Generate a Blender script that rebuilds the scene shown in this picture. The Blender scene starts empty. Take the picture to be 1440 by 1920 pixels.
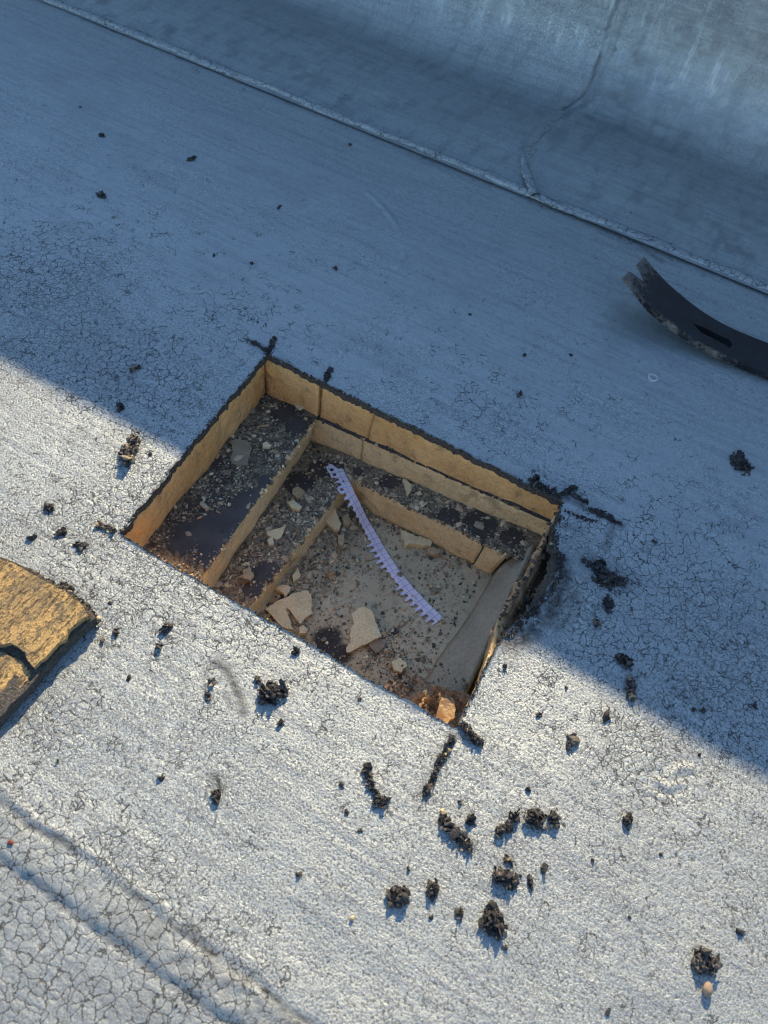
import bpy, bmesh, math, random
import numpy as np
from mathutils import Matrix, Vector, Euler
from mathutils.geometry import delaunay_2d_cdt

random.seed(7)
rng = np.random.default_rng(11)
S = bpy.context.scene
C = S.collection

# ------------------------------------------------------------------ camera
H = 0.62                      # camera height above the roof (m)
F = 1400.0                    # focal length in photo pixels (1440 x 1920)
PC = np.array([720.0, 960.0])
R = np.array([[0.86489639, 0.45512905, -0.21168793],
              [0.49334491, -0.69301813, 0.52567735],
              [0.09254746, -0.55909161, -0.82392448]])
cam = bpy.data.cameras.new('camera')
cam.sensor_fit = 'AUTO'
cam.sensor_width = 36.0
cam.lens = F / 1920.0 * 36.0
cam.clip_start = 0.02
cam.clip_end = 200.0
cam.dof.use_dof = True
cam.dof.focus_distance = 0.78
cam.dof.aperture_fstop = 8.0
camo = bpy.data.objects.new('camera', cam)
C.objects.link(camo)
mw = Matrix.Identity(4)
for i in range(3):
    mw[i][0] = R[i, 0]
    mw[i][1] = -R[i, 1]
    mw[i][2] = -R[i, 2]
mw[2][3] = H
camo.matrix_world = mw
S.camera = camo

# ------------------------------------------------------------------ light
SUN_EL = math.radians(29.5)
SUN_AZ = math.radians(-17.0)          # from +Y towards +X
sun_dir = Vector((math.sin(SUN_AZ) * math.cos(SUN_EL), math.cos(SUN_AZ) * math.cos(SUN_EL), math.sin(SUN_EL)))
W = bpy.data.worlds.new('World')
S.world = W
W.use_nodes = True
wn = W.node_tree
bg = wn.nodes['Background']
sky = wn.nodes.new('ShaderNodeTexSky')
sky.sky_type = 'NISHITA'
sky.sun_disc = False
sky.sun_elevation = SUN_EL
sky.sun_rotation = SUN_AZ
sky.air_density = 1.0
sky.dust_density = 0.2
sky.ozone_density = 2.0
wn.links.new(sky.outputs[0], bg.inputs['Color'])
bg.inputs['Strength'].default_value = 0.138
S.cycles.filter_width = 1.15
sl = bpy.data.lights.new('sun', 'SUN')
sl.energy = 4.95
sl.angle = math.radians(0.55)
sl.color = (1.0, 0.76, 0.48)
so = bpy.data.objects.new('sun', sl)
so.rotation_euler = sun_dir.to_track_quat('Z', 'Y').to_euler()
so.location = (0, 0, 5)
C.objects.link(so)
S.view_settings.view_transform = 'Standard'
S.view_settings.look = 'None'
S.view_settings.gamma = 1.0
S.view_settings.use_curve_mapping = False
S.view_settings.exposure = 1.08


# ------------------------------------------------------------------ helpers
def at(px, py, z=0.0):
    """photo pixel -> the world point at height z"""
    w = R @ np.array([px - PC[0], py - PC[1], F])
    t = (z - H) / w[2]
    return np.array([w[0] * t, w[1] * t, z])


def at_on(px, py, zf, dz=0.0):
    z = -0.05
    for _ in range(40):
        p = at(px, py, z)
        z = zf(p[0], p[1]) + dz
    return at(px, py, z)


def z1(x, y): return -0.07 + 0.08 * (x + 0.382) - 0.054 * (y - 0.511)
def z2(x, y): return -0.113 + 0.14 * (x + 0.31) - 0.05 * (y - 0.511)
def z3(x, y): return -0.145 + 0.14 * (x + 0.217) - 0.05 * (y - 0.479)


def hsh(ix, iy, seed):
    h = (ix.astype(np.int64) * 374761393 + iy.astype(np.int64) * 668265263 + seed * 1442695041) & 0x7fffffff
    h = ((h ^ (h >> 13)) * 1274126177) & 0x7fffffff
    h = h ^ (h >> 16)
    return (h & 0xffff) / 65535.0


def vnoise(x, y, seed=0):
    x = np.asarray(x, float); y = np.asarray(y, float)
    ix = np.floor(x); iy = np.floor(y)
    fx = x - ix; fy = y - iy
    fx = fx * fx * (3 - 2 * fx); fy = fy * fy * (3 - 2 * fy)
    a = hsh(ix, iy, seed); b = hsh(ix + 1, iy, seed)
    c = hsh(ix, iy + 1, seed); d = hsh(ix + 1, iy + 1, seed)
    return (a * (1 - fx) + b * fx) * (1 - fy) + (c * (1 - fx) + d * fx) * fy


def fbm(x, y, size, octv=4, seed=0):
    """-1..1 noise with features of the given size in metres"""
    x = np.asarray(x, float) / size; y = np.asarray(y, float) / size
    s = 0.0; a = 1.0; t = 0.0
    for o in range(octv):
        s = s + a * (vnoise(x + 17.3 * o, y - 9.1 * o, seed + o) * 2 - 1)
        t += a; a *= 0.5; x = x * 2.03; y = y * 2.03
    return s / t


def sstep(a, b, x):
    t = np.clip((np.asarray(x, float) - a) / (b - a), 0, 1)
    return t * t * (3 - 2 * t)


def prop(o, label=None, cat=None, group=None, kind=None):
    if label: o['label'] = label
    if cat: o['category'] = cat
    if group: o['group'] = group
    if kind: o['kind'] = kind
    return o


def mesh_obj(name, verts, faces, mats, parent=None, smooth=False, fmat=None, cols=None, attrs=None, uv=None, origin=None):
    v = np.asarray(verts, float).reshape(-1, 3)
    if origin is not None:
        v = v - np.asarray(origin, float)
    elif parent is not None:
        v = v - np.array(parent['_o']) if '_o' in parent.keys() else v
    me = bpy.data.meshes.new(name)
    me.from_pydata(v.tolist(), [], [list(map(int, f)) for f in faces])
    if not isinstance(mats, (list, tuple)): mats = [mats]
    for m in mats: me.materials.append(m)
    if fmat is not None:
        me.polygons.foreach_set('material_index', np.asarray(fmat, np.int32))
    me.polygons.foreach_set('use_smooth', np.full(len(me.polygons), bool(smooth)))
    if cols is not None:
        a = me.color_attributes.new('col', 'FLOAT_COLOR', 'POINT')
        c4 = np.ones((len(v), 4)); c4[:, :3] = cols
        a.data.foreach_set('color', c4.ravel())
    for k, arr in (attrs or {}).items():
        a = me.attributes.new(k, 'FLOAT', 'POINT')
        a.data.foreach_set('value', np.asarray(arr, np.float32))
    if uv is not None:
        ul = me.uv_layers.new(name='UVMap')
        vi = np.empty(len(me.loops), np.int32); me.loops.foreach_get('vertex_index', vi)
        ul.data.foreach_set('uv', np.asarray(uv, np.float32)[vi].ravel())
    me.update()
    o = bpy.data.objects.new(name, me)
    C.objects.link(o)
    if origin is not None:
        o.location = [float(q) for q in origin]
    if parent is not None:
        o.parent = parent
    return o


def empty(name, loc, label, cat, group=None):
    o = bpy.data.objects.new(name, None)
    o.empty_display_size = 0.02
    o.location = loc
    C.objects.link(o)
    o['_o'] = [float(q) for q in loc]
    return prop(o, label, cat, group)


# ------------------------------------------------------------------ materials
class NT:
    def __init__(self, name):
        self.m = bpy.data.materials.new(name)
        self.m.use_nodes = True
        self.t = self.m.node_tree
        self.b = self.t.nodes['Principled BSDF']
        self.co = self.t.nodes.new('ShaderNodeTexCoord').outputs['Object']

    def n(self, typ, **kw):
        o = self.t.nodes.new(typ)
        for k, v in kw.items(): setattr(o, k, v)
        return o

    def link(self, a, b): self.t.links.new(a, b)

    def put(self, sock, v):
        if hasattr(v, 'links'): self.link(v, sock)
        else: sock.default_value = v

    def math(self, op, a, b=0.0, c=0.0, clamp=False):
        o = self.n('ShaderNodeMath', operation=op, use_clamp=clamp)
        self.put(o.inputs[0], a); self.put(o.inputs[1], b)
        if op in ('MULTIPLY_ADD', 'SMOOTH_MIN', 'SMOOTH_MAX'): self.put(o.inputs[2], c)
        return o.outputs[0]

    def ramp(self, v, a, b, lo=0.0, hi=1.0, smooth=True):
        o = self.n('ShaderNodeMapRange', interpolation_type='SMOOTHSTEP' if smooth else 'LINEAR')
        self.put(o.inputs['Value'], v); self.put(o.inputs['From Min'], a); self.put(o.inputs['From Max'], b)
        self.put(o.inputs['To Min'], lo); self.put(o.inputs['To Max'], hi)
        return o.outputs[0]

    def noise(self, scale, detail=3, rough=0.55, co=None, out='Fac', dist=0.0):
        o = self.n('ShaderNodeTexNoise')
        self.link(co if co is not None else self.co, o.inputs['Vector'])
        o.inputs['Scale'].default_value = scale; o.inputs['Detail'].default_value = detail
        o.inputs['Roughness'].default_value = rough; o.inputs['Distortion'].default_value = dist
        return o.outputs[out]

    def voro(self, scale, feature='F1', co=None, out='Distance', rnd=1.0):
        o = self.n('ShaderNodeTexVoronoi', feature=feature)
        self.link(co if co is not None else self.co, o.inputs['Vector'])
        o.inputs['Scale'].default_value = scale; o.inputs['Randomness'].default_value = rnd
        return o.outputs[out]

    def stretch(self, rot=(0, 0, 0), sc=(1, 1, 1), co=None):
        o = self.n('ShaderNodeMapping')
        self.link(co if co is not None else self.co, o.inputs['Vector'])
        o.inputs['Rotation'].default_value = rot; o.inputs['Scale'].default_value = sc
        return o.outputs[0]

    def warp(self, scale, amt, co=None):
        c = co if co is not None else self.co
        nz = self.noise(scale, 4, 0.6, co=c, out='Color')
        sb = self.n('ShaderNodeVectorMath', operation='SUBTRACT'); self.link(nz, sb.inputs[0]); sb.inputs[1].default_value = (.5, .5, .5)
        ml = self.n('ShaderNodeVectorMath', operation='SCALE'); self.link(sb.outputs[0], ml.inputs[0]); ml.inputs['Scale'].default_value = amt
        ad = self.n('ShaderNodeVectorMath', operation='ADD'); self.link(c, ad.inputs[0]); self.link(ml.outputs[0], ad.inputs[1])
        return ad.outputs[0]

    def mix(self, f, a, b):
        o = self.n('ShaderNodeMix', data_type='RGBA')
        self.put(o.inputs['Factor'], f)
        for s, v in ((o.inputs[6], a), (o.inputs[7], b)):
            if hasattr(v, 'links'): self.link(v, s)
            else: s.default_value = (*v, 1.0)
        return o.outputs[2]

    def mul(self, col, f):
        o = self.n('ShaderNodeVectorMath', operation='SCALE')
        if hasattr(col, 'links'): self.link(col, o.inputs[0])
        else: o.inputs[0].default_value = col
        self.put(o.inputs['Scale'], f)
        return o.outputs[0]

    def attr(self, name, out='Fac'):
        o = self.n('ShaderNodeAttribute'); o.attribute_name = name
        return o.outputs[out]

    def bump(self, h, dist, strength=1.0, normal=None):
        o = self.n('ShaderNodeBump')
        self.link(h, o.inputs['Height']); o.inputs['Distance'].default_value = dist
        self.put(o.inputs['Strength'], strength)
        if normal is not None: self.link(normal, o.inputs['Normal'])
        return o.outputs[0]

    def done(self, col, rough=0.7, metal=0.0, normal=None, spec=0.4):
        if hasattr(col, 'links'): self.link(col, self.b.inputs['Base Color'])
        else: self.b.inputs['Base Color'].default_value = (*col, 1)
        self.put(self.b.inputs['Roughness'], rough)
        self.put(self.b.inputs['Metallic'], metal)
        self.put(self.b.inputs['Specular IOR Level'], spec)
        if normal is not None: self.link(normal, self.b.inputs['Normal'])
        return self.m


COAT = (0.325, 0.378, 0.388)


def coat_material(name, wall=False):
    t = NT(name)
    ck = t.attr('crack') if not wall else 0.10
    st = t.attr('stain_shade')
    gr = t.attr('grain') if not wall else 0.3
    w2 = t.warp(130, 0.008, t.warp(16, 0.030))
    e1 = t.voro(110, 'DISTANCE_TO_EDGE', w2)
    # each crack opens and closes along its length
    gate = t.noise(46, 4, 0.65)
    thr = t.ramp(ck, 0.0, 1.0, 0.66, 0.33, False)
    on = t.ramp(gate, thr, t.math('ADD', thr, 0.14))
    wid = t.math('MULTIPLY_ADD', on, t.ramp(ck, 0, 1, 0.036, 0.044, False), 0.0005)
    c1 = t.math('MULTIPLY', t.ramp(e1, t.math('MULTIPLY', wid, 0.3), wid, 1, 0), t.ramp(on, 0, .6))
    e2 = t.voro(250, 'DISTANCE_TO_EDGE', w2)
    big = t.noise(7, 5, 0.65)
    on2 = t.ramp(gate, 0.36, 0.30)
    on2 = t.math('MAXIMUM', on2, t.ramp(big, 0.46, 0.56))
    c2 = t.math('MULTIPLY', t.math('MULTIPLY', t.ramp(e2, 0.015, 0.07, 1, 0), on2), t.ramp(ck, 0, 1, .35, .55, False))
    crack = t.math('MAXIMUM', c1, c2)
    # granules under the coating and pits between them
    gg = t.noise(520, 3, 0.7)
    md = t.noise(150, 4, 0.65)
    pit = t.math('MULTIPLY', t.ramp(gg, 0.49, 0.43), t.ramp(md, .64, .38, .4, 1))
    pit = t.math('MULTIPLY', pit, gr)
    speck = t.ramp(md, 0.715, 0.76)
    col = t.mix(t.ramp(big, 0.3, 0.7), tuple(c * 0.86 for c in COAT), tuple(min(1, c * 1.12) for c in COAT))
    col = t.mix(t.math('MULTIPLY', t.ramp(md, 0.48, 0.66), 0.32), col, (0.16, 0.18, 0.205))
    col = t.mix(t.math('MULTIPLY', t.ramp(big, 0.56, 0.74), 0.3), col, (0.215, 0.23, 0.24))
    rip = t.noise(115, 2, 0.5, t.stretch((0, 0, math.radians(4)), (0.06, 1, 1)))
    col = t.mix(t.math('MULTIPLY', t.ramp(rip, .46, .66), .25), col, (0.17, 0.195, 0.225))
    col = t.mix(t.math('MULTIPLY', pit, 0.9), col, (0.06, 0.065, 0.07))
    col = t.mix(t.math('MULTIPLY', speck, 0.7), col, (0.06, 0.066, 0.072))
    col = t.mix(t.math('MULTIPLY', st, t.ramp(gg, 0.3, 0.6, 0.45, 1.0)), col, (0.026, 0.026, 0.028))
    col = t.mix(t.math('MULTIPLY', crack, 0.84), col, (0.02, 0.022, 0.025))
    if wall:
        str_ = t.noise(42, 5, 0.7, t.stretch(sc=(1, 0.3, 0.22)))
        col = t.mix(t.math('MULTIPLY', t.ramp(str_, 0.48, 0.66), 0.5), col, (0.17, 0.20, 0.215))
        sz = t.n('ShaderNodeSeparateXYZ'); t.link(t.co, sz.inputs[0])
        col = t.mix(t.math('MULTIPLY', t.ramp(str_, 0.45, 0.34), t.ramp(sz.outputs[2], .03, .08, .06, .8)), col, (0.46, 0.52, 0.53))
        col = t.mix(t.math('MULTIPLY', t.attr('worn'), 0.5), col, (0.36, 0.36, 0.35))
    # relief, in metres
    h = t.math('MULTIPLY', gg, t.math('MULTIPLY', gr, 0.00085))
    h = t.math('ADD', h, t.math('MULTIPLY', md, t.ramp(gr, 0, 1, .0005, .00065, False)))
    h = t.math('MULTIPLY_ADD', rip, 0.0007, h)
    h = t.math('MULTIPLY_ADD', crack, -0.0006, h)
    h = t.math('MULTIPLY_ADD', t.math('MULTIPLY', t.ramp(e1, 0.0, 0.35), on), 0.00016, h)
    n = t.bump(h, 1.0, 1.0)
    dull = t.math('MAXIMUM', crack, t.math('MAXIMUM', st, pit))
    rough = t.math('MULTIPLY_ADD', dull, 0.35, 0.48)
    metal = t.math('MULTIPLY', 0.5, t.math('SUBTRACT', 1.0, dull), clamp=True)
    return t.done(col, rough, metal, n, 0.35)


M_COAT = coat_material('silver_roof_coating')
M_FLASH = coat_material('silver_wall_coating', True)


def tar_material():
    t = NT('black_tar')
    c = t.attr('col', 'Color')
    nz = t.noise(600, 3)
    col = t.mul(c, t.ramp(nz, 0.3, 0.7, 0.6, 1.35))
    n = t.bump(t.noise(900, 3), 0.0012, 0.8)
    return t.done(col, 0.62, 0.0, n, 0.45)


M_TAR = tar_material()


def tar_edge_material():
    t = NT('cut_membrane_edge')
    nz = t.noise(420, 4, 0.65)
    col = t.mix(t.ramp(nz, 0.35, 0.75), (0.04, 0.039, 0.037), (0.13, 0.118, 0.098))
    col = t.mix(t.math('MULTIPLY', t.ramp(t.voro(380), 0.2, 0.05), 0.6), col, (0.16, 0.14, 0.11))
    n = t.bump(nz, 0.004, 1.0)
    return t.done(col, 0.75, 0.0, n, 0.35)


M_EDGE = tar_edge_material()


def foam_material(name, a, b, dirt, dirt_amt=0.5, streak=0.3):
    t = NT(name)
    nz = t.noise(14, 4, 0.6)
    col = t.mix(t.ramp(nz, 0.3, 0.7), a, b)
    sk = t.noise(70, 3, 0.6, t.stretch(sc=(1, 1, 0.22)))
    col = t.mix(t.math('MULTIPLY', t.ramp(sk, 0.5, 0.75), streak), col, tuple(q * 0.62 for q in a))
    dz = t.math('MULTIPLY', t.ramp(t.noise(34, 4, 0.65), 0.54, 0.72), dirt_amt)
    col = t.mix(dz, col, dirt)
    sp = t.ramp(t.noise(330, 2, 0.5), 0.68, 0.74)
    col = t.mix(t.math('MULTIPLY', sp, 0.6), col, tuple(q * 0.5 for q in dirt))
    fine = t.noise(520, 3, 0.6)
    col = t.mul(col, t.ramp(fine, 0.25, 0.75, 0.84, 1.12))
    n = t.bump(fine, 0.0012, 0.7)
    n = t.bump(t.noise(90, 4, 0.6), 0.009, 0.6, n)
    n = t.bump(sk, 0.003, 0.4, n)
    return t.done(col, 0.85, 0.0, n, 0.2)


M_FOAM1 = foam_material('aged_orange_foam', (0.74, 0.46, 0.19), (0.60, 0.34, 0.125), (0.20, 0.11, 0.05), 0.6, 0.55)
M_FOAM2 = foam_material('yellow_beige_foam', (0.82, 0.64, 0.34), (0.72, 0.54, 0.27), (0.26, 0.18, 0.10), 0.6, 0.45)
M_FOAM3 = foam_material('pale_yellow_foam', (0.84, 0.66, 0.36), (0.74, 0.56, 0.29), (0.28, 0.2, 0.11), 0.6, 0.4)
M_BROWN = foam_material('torn_brown_foam', (0.36, 0.24, 0.13), (0.22, 0.15, 0.085), (0.07, 0.05, 0.035), 0.7, 0.6)


def facer_material(name, base, deb, amt, bare):
    """dark felt facer under a crust of crushed foam and dust; bare = attribute of swept places"""
    t = NT(name)
    w = t.warp(90, 0.008)
    f = t.noise(150, 5, 0.7, w)
    g = t.noise(24, 4, 0.6, w)
    k = t.math('ADD', t.math('MULTIPLY', f, 0.6), t.math('MULTIPLY', g, 0.55))
    b = t.attr('bare')
    k = t.math('SUBTRACT', k, t.math('MULTIPLY', b, 0.5))
    m = t.ramp(k, 0.56 - amt, 0.66 - amt)
    crust = t.mix(t.ramp(t.noise(260, 3, .6), 0.3, 0.7), tuple(q * 0.45 for q in deb), deb)
    crust = t.mix(t.ramp(t.noise(420, 3, .6), 0.55, 0.75), crust, tuple(min(1, q * 1.7) for q in deb))
    bs = t.mul(base, t.ramp(t.noise(45, 3), 0.3, 0.7, 0.8, 1.25))
    col = t.mix(m, bs, crust)
    n = t.bump(t.math('MULTIPLY', m, t.noise(330, 4, .7)), 0.007, 0.9)
    n = t.bump(t.noise(700, 2), 0.0006, 0.5, n)
    return t.done(col, t.ramp(m, 0, 1, 0.6, 0.9), 0.0, n, 0.35)


M_FACER1 = facer_material('dark_facer_dusty', (0.058, 0.050, 0.045), (0.30, 0.235, 0.155), 0.06, None)
M_FACER2 = facer_material('dark_facer_rubble', (0.058, 0.048, 0.041), (0.42, 0.335, 0.22), 0.14, None)


def deck_material():
    t = NT('old_deck_surface')
    w = t.warp(60, 0.01)
    big = t.noise(16, 5, 0.62, w)
    col = t.mix(t.ramp(big, 0.3, 0.7), (0.50, 0.42, 0.265), (0.64, 0.545, 0.35))
    md = t.noise(110, 5, 0.7, w)
    col = t.mix(t.math('MULTIPLY', t.ramp(md, 0.52, 0.68), 0.6), col, (0.30, 0.225, 0.155))
    sp = t.ramp(t.noise(260, 4, 0.65), 0.64, 0.70)
    col = t.mix(t.math('MULTIPLY', sp, 0.8), col, (0.08, 0.06, 0.045))
    sp2 = t.ramp(t.noise(340, 4, 0.65, t.stretch(sc=(1, 1, 2))), 0.64, 0.70)
    col = t.mix(t.math('MULTIPLY', sp2, 0.55), col, (0.5, 0.42, 0.3))
    b = t.attr('dark')
    col = t.mix(b, col, (0.06, 0.055, 0.052))
    n = t.bump(t.noise(240, 5, 0.7), 0.004, 0.7)
    n = t.bump(big, 0.01, 0.4, n)
    return t.done(col, 0.85, 0.0, n, 0.25)


M_DECK = deck_material()


def plain(name, a, b, sc=60, rough=0.8, bump=0.002, bs=300, spec=0.3):
    t = NT(name)
    col = t.mix(t.ramp(t.noise(sc, 4, 0.6), 0.3, 0.7), a, b)
    col = t.mul(col, t.ramp(t.noise(sc * 9, 3, 0.6), 0.3, 0.7, 0.85, 1.12))
    n = t.bump(t.noise(bs, 4, 0.65), bump, 0.8)
    return t.done(col, rough, 0.0, n, spec)


M_STRIP = plain('grey_facer_board', (0.37, 0.33, 0.235), (0.31, 0.275, 0.195), 30, 0.8, 0.0012)
M_FLAKE = plain('pale_foam_flake', (0.80, 0.66, 0.39), (0.70, 0.57, 0.32), 60, 0.9, 0.002)
M_FLAKEO = plain('orange_foam_flake', (0.56, 0.44, 0.26), (0.44, 0.32, 0.17), 120, 0.9, 0.003)
M_FLAKEG = plain('dusty_grey_flake', (0.33, 0.275, 0.18), (0.25, 0.205, 0.135), 90, 0.9, 0.002)
M_STONE = plain('brown_pebble', (0.27, 0.205, 0.155), (0.20, 0.15, 0.115), 200, 0.7, 0.001)
M_RED = plain('dried_red_leaf', (0.16, 0.035, 0.02), (0.10, 0.02, 0.015), 300, 0.6, 0.001)
M_COPING = plain('sheet_metal_coping', (0.45, 0.46, 0.47), (0.38, 0.39, 0.4), 8, 0.45, 0.0004, 40)
M_CORE = plain('parapet_masonry', (0.36, 0.34, 0.31), (0.28, 0.26, 0.24), 20, 0.9, 0.004, 80)


def crumb_material():
    t = NT('loose_crumbs')
    c = t.attr('col', 'Color')
    col = t.mul(c, t.ramp(t.noise(700, 3), 0.3, 0.7, 0.8, 1.2))
    n = t.bump(t.noise(900, 2), 0.001, 0.6)
    return t.done(col, 0.88, 0.0, n, 0.2)


M_CRUMB = crumb_material()

# ------------------------------------------------------------------ the roof
A = at(500, 665); B = at(1055, 940); Cc = at(855, 1370); D = at(225, 1000)
YT, YB = 0.511, 0.235


def xL(y):
    s = np.clip((y - YB) / (YT - YB), 0, 1)
    return D[0] + (A[0] - D[0]) * s


RPX = [(855, 1370), (880, 1316), (915, 1243), (940, 1200), (976, 1166), (1014, 1127), (1038, 1088), (1042, 1052), (1033, 1032), (1037, 1005), (1055, 940)]
RPT = np.array([at(*p) for p in RPX])


def xR(y):
    return np.interp(y, RPT[:, 1], RPT[:, 0])


notch_c = at(1022, 1090)


def lift(x, y):
    """the membrane pried up beside the torn notch"""
    d = np.hypot((x - notch_c[0] - .004) / 0.042, (y - notch_c[1]) / 0.055)
    return 0.013 * np.exp(-d * d * 1.3)


def polydist(x, y, pts):
    best = np.full(np.shape(x), 9.0)
    for p, q in zip(pts[:-1], pts[1:]):
        d = q - p
        t = np.clip(((x - p[0]) * d[0] + (y - p[1]) * d[1]) / (d @ d), 0, 1)
        best = np.minimum(best, np.hypot(x - p[0] - t * d[0], y - p[1] - t * d[1]))
    return best


def px_path(*pts): return [at(*p)[:2] for p in pts]


SCR = [px_path((690, 362), (710, 378), (730, 400), (745, 425)), px_path((757, 470), (756, 486), (742, 501)),
       px_path((1255, 1455), (1268, 1447), (1276, 1438), (1296, 1440)), px_path((1232, 1462), (1255, 1475), (1275, 1468))]


def ridge_edges(x):
    up = 0.0030 + 0.0040 * fbm(x, 0 * x, 0.06, 3, 5) + 0.0014 * fbm(x, 0 * x, 0.012, 2, 6)
    lo = -0.0275 + 0.0036 * fbm(x, 0 * x + 3, 0.06, 4, 8)
    return up, lo


def roof_h(x, y):
    h = 0.0022 * fbm(x, y, 0.22, 3, 1) + 0.0006 * fbm(x, y, 0.035, 3, 2)
    h = h + 0.00025 * fbm(x, y, 0.006, 2, 3)
    # lap seam across the near corner
    up, lo = ridge_edges(x)
    t = (y - lo) / (up - lo)
    prof = sstep(-.12, .26, t + .08 * fbm(x, y, .012, 2, 16)) * (1 - .22 * sstep(.35, 1.0, t))
    wr = fbm(x * 0.55, y * 1.0, 0.006, 2, 9) * sstep(0.35, 0.6, fbm(x, y, 0.06, 2, 10) + 0.5)
    h = h + 0.0024 * prof * (1 - sstep(1.0, 2.6, t)) + 0.0012 * wr * sstep(0, .3, t) * sstep(1.1, .8, t)
    h = h - 0.0020 * np.exp(-((y - up) / 0.0015) ** 2) * (.6 + .8 * fbm(x, x * 0, .015, 2, 15)) - 0.0013 * np.exp(-((y - lo) / 0.0026) ** 2)
    # torn upper lip of the lap
    h = h + 0.0011 * np.exp(-((y - up - 0.0065 - 0.002 * fbm(x, 0 * x, .03, 2, 12)) / 0.0016) ** 2) * sstep(-0.1, 0.5, fbm(x, 0 * x, 0.05, 2, 13))
    h = h + 0.0006 * sstep(.5, .9, t) * sstep(1.5, 1.0, t) * fbm(x * .4, y, .004, 2, 14)
    h = h + lift(x, y)
    for k, s in enumerate(SCR):
        d = polydist(x, y, s)
        h = h + 0.0013 * np.exp(-(d / 0.0032) ** 2) - 0.0006 * np.exp(-((d - 0.006) / 0.003) ** 2)
    # gentle swelling below the flashing lap
    h = h + 0.002 * sstep(0.93, 1.0, y)
    return h


fine = 0.0027


def seg(a, b, n): return list(np.linspace(a, b, n + 1)[:-1])


XO0, XO1 = -1.32, 0.42
cl = [-30, -12, -5, -2.6, -1.8]; cr = [0.42, 0.7, 1.4, 3, 6, 12, 30]
nl = int((-0.37 - XO0) / fine); nm = int(0.37 / fine); nr = int(0.43 / fine)
ys = [-30, -12, -5, -2, -.8, -.35] + seg(-0.14, YB, int(0.375 / fine)) + seg(YB, YT, int(0.276 / fine)) + seg(YT, 1.03, int(0.519 / 0.0032)) + [1.03, 1.15, 1.3]
ys = np.array(ys)
jB = int(np.argmin(abs(ys - YB))); jT = int(np.argmin(abs(ys - YT)))
rows = []
for y in ys:
    l, r = float(xL(y)), float(xR(np.clip(y, YB, YT)))
    rows.append(np.array(cl + seg(XO0, l, nl) + seg(l, r, nm) + seg(r, XO1, nr) + cr))
X = np.array(rows); NX = X.shape[1]; NY = len(ys)
Y = np.repeat(ys[:, None], NX, 1)
iL = len(cl) + nl; iR = iL + nm
# jitter the interior a little so the cut edge is not ruler straight
inner = (X > XO0 + .01) & (X < XO1 - .01) & (Y > -.13) & (Y < 1.02)
jx = 0.0009 * fbm(X, Y, 0.009, 3, 31) + 0.0012 * fbm(X, Y, 0.05, 2, 32)
jy = 0.0009 * fbm(X, Y, 0.009, 3, 33) + 0.0012 * fbm(X, Y, 0.05, 2, 34)
X = X + np.where(inner, jx, 0); Y = Y + np.where(inner, jy, 0)
rimq = [np.array([D[0], YB]), np.array([A[0], YT]), np.array([B[0], YT])]
rimd = np.minimum(polydist(X, Y, rimq), np.minimum(polydist(X, Y, RPT[:, :2]), polydist(X, Y, [D[:2], Cc[:2]])))
near = np.exp(-(rimd / .004) ** 2)
X = X + near * (.0016 * fbm(X, Y, .005, 2, 35) + .0012 * np.sign(fbm(X, Y, .013, 2, 36)) * .5)
Y = Y + near * (.0016 * fbm(X, Y, .005, 2, 37) + .0012 * np.sign(fbm(X, Y, .015, 2, 38)) * .5)
Z = roof_h(X, Y) * sstep(6, 1.5, np.hypot(X, Y - .3)) + .0035 * np.exp(-rimd / .005) * np.clip(fbm(X, Y, .02, 2, 39), 0, 1)
V = np.stack([X, Y, Z], -1).reshape(-1, 3)
idx = np.arange(NX * NY).reshape(NY, NX)
fa = np.stack([idx[:-1, :-1], idx[:-1, 1:], idx[1:, 1:], idx[1:, :-1]], -1)
keep = np.ones((NY - 1, NX - 1), bool)
keep[jB:jT, iL:iR] = False
faces = fa[keep].tolist()
fm = [0] * len(faces)
# the thickness of the membrane round the cut
loop = [(jB, i) for i in range(iL, iR)] + [(j, iR) for j in range(jB, jT)] + [(jT, i) for i in range(iR, iL, -1)] + [(j, iL) for j in range(jT, jB, -1)]
cen = np.array([-0.19, 0.373])
prev = [idx[j, i] for j, i in loop]
extra = []; nv = len(V)
for lev, (dz, inn) in enumerate(((-0.0025, 0.0003), (-0.0055, 0.0002), (-0.0085, 0.0))):
    cur = []
    for j, i in loop:
        p = V[idx[j, i]]
        side = np.array([-1., 0]) if i == iR else np.array([1., 0]) if i == iL else np.array([0, 1.]) if j == jB else np.array([0, -1.])
        u = float(lift(p[0], p[1])) / 0.013 if i == iR else 0.0
        rj = rng.normal(0, 0.0007, 3)
        q = np.array([p[0], p[1], p[2]]) + np.array([side[0], side[1], 0]) * (inn + u * 0.0026 * (lev + 1) + abs(rj[0])) + np.array([0, 0, dz * (1 + u * 0.4) + rj[2] * .7])
        cur.append(nv + len(extra)); extra.append(q)
    n = len(loop)
    for k in range(n):
        faces.append([prev[k], cur[k], cur[(k + 1) % n], prev[(k + 1) % n]]); fm.append(1)
    prev = cur
V = np.vstack([V, np.array(extra)])


def blobs(x, y, lst):
    a = np.zeros(np.shape(x))
    for px, py, rp, s in lst:
        c = at(px, py); e = at(px + rp, py); r = np.hypot(*(e - c)[:2])
        a = np.maximum(a, s * np.exp(-((x - c[0]) ** 2 + (y - c[1]) ** 2) / (r * r)))
    return a


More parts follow.
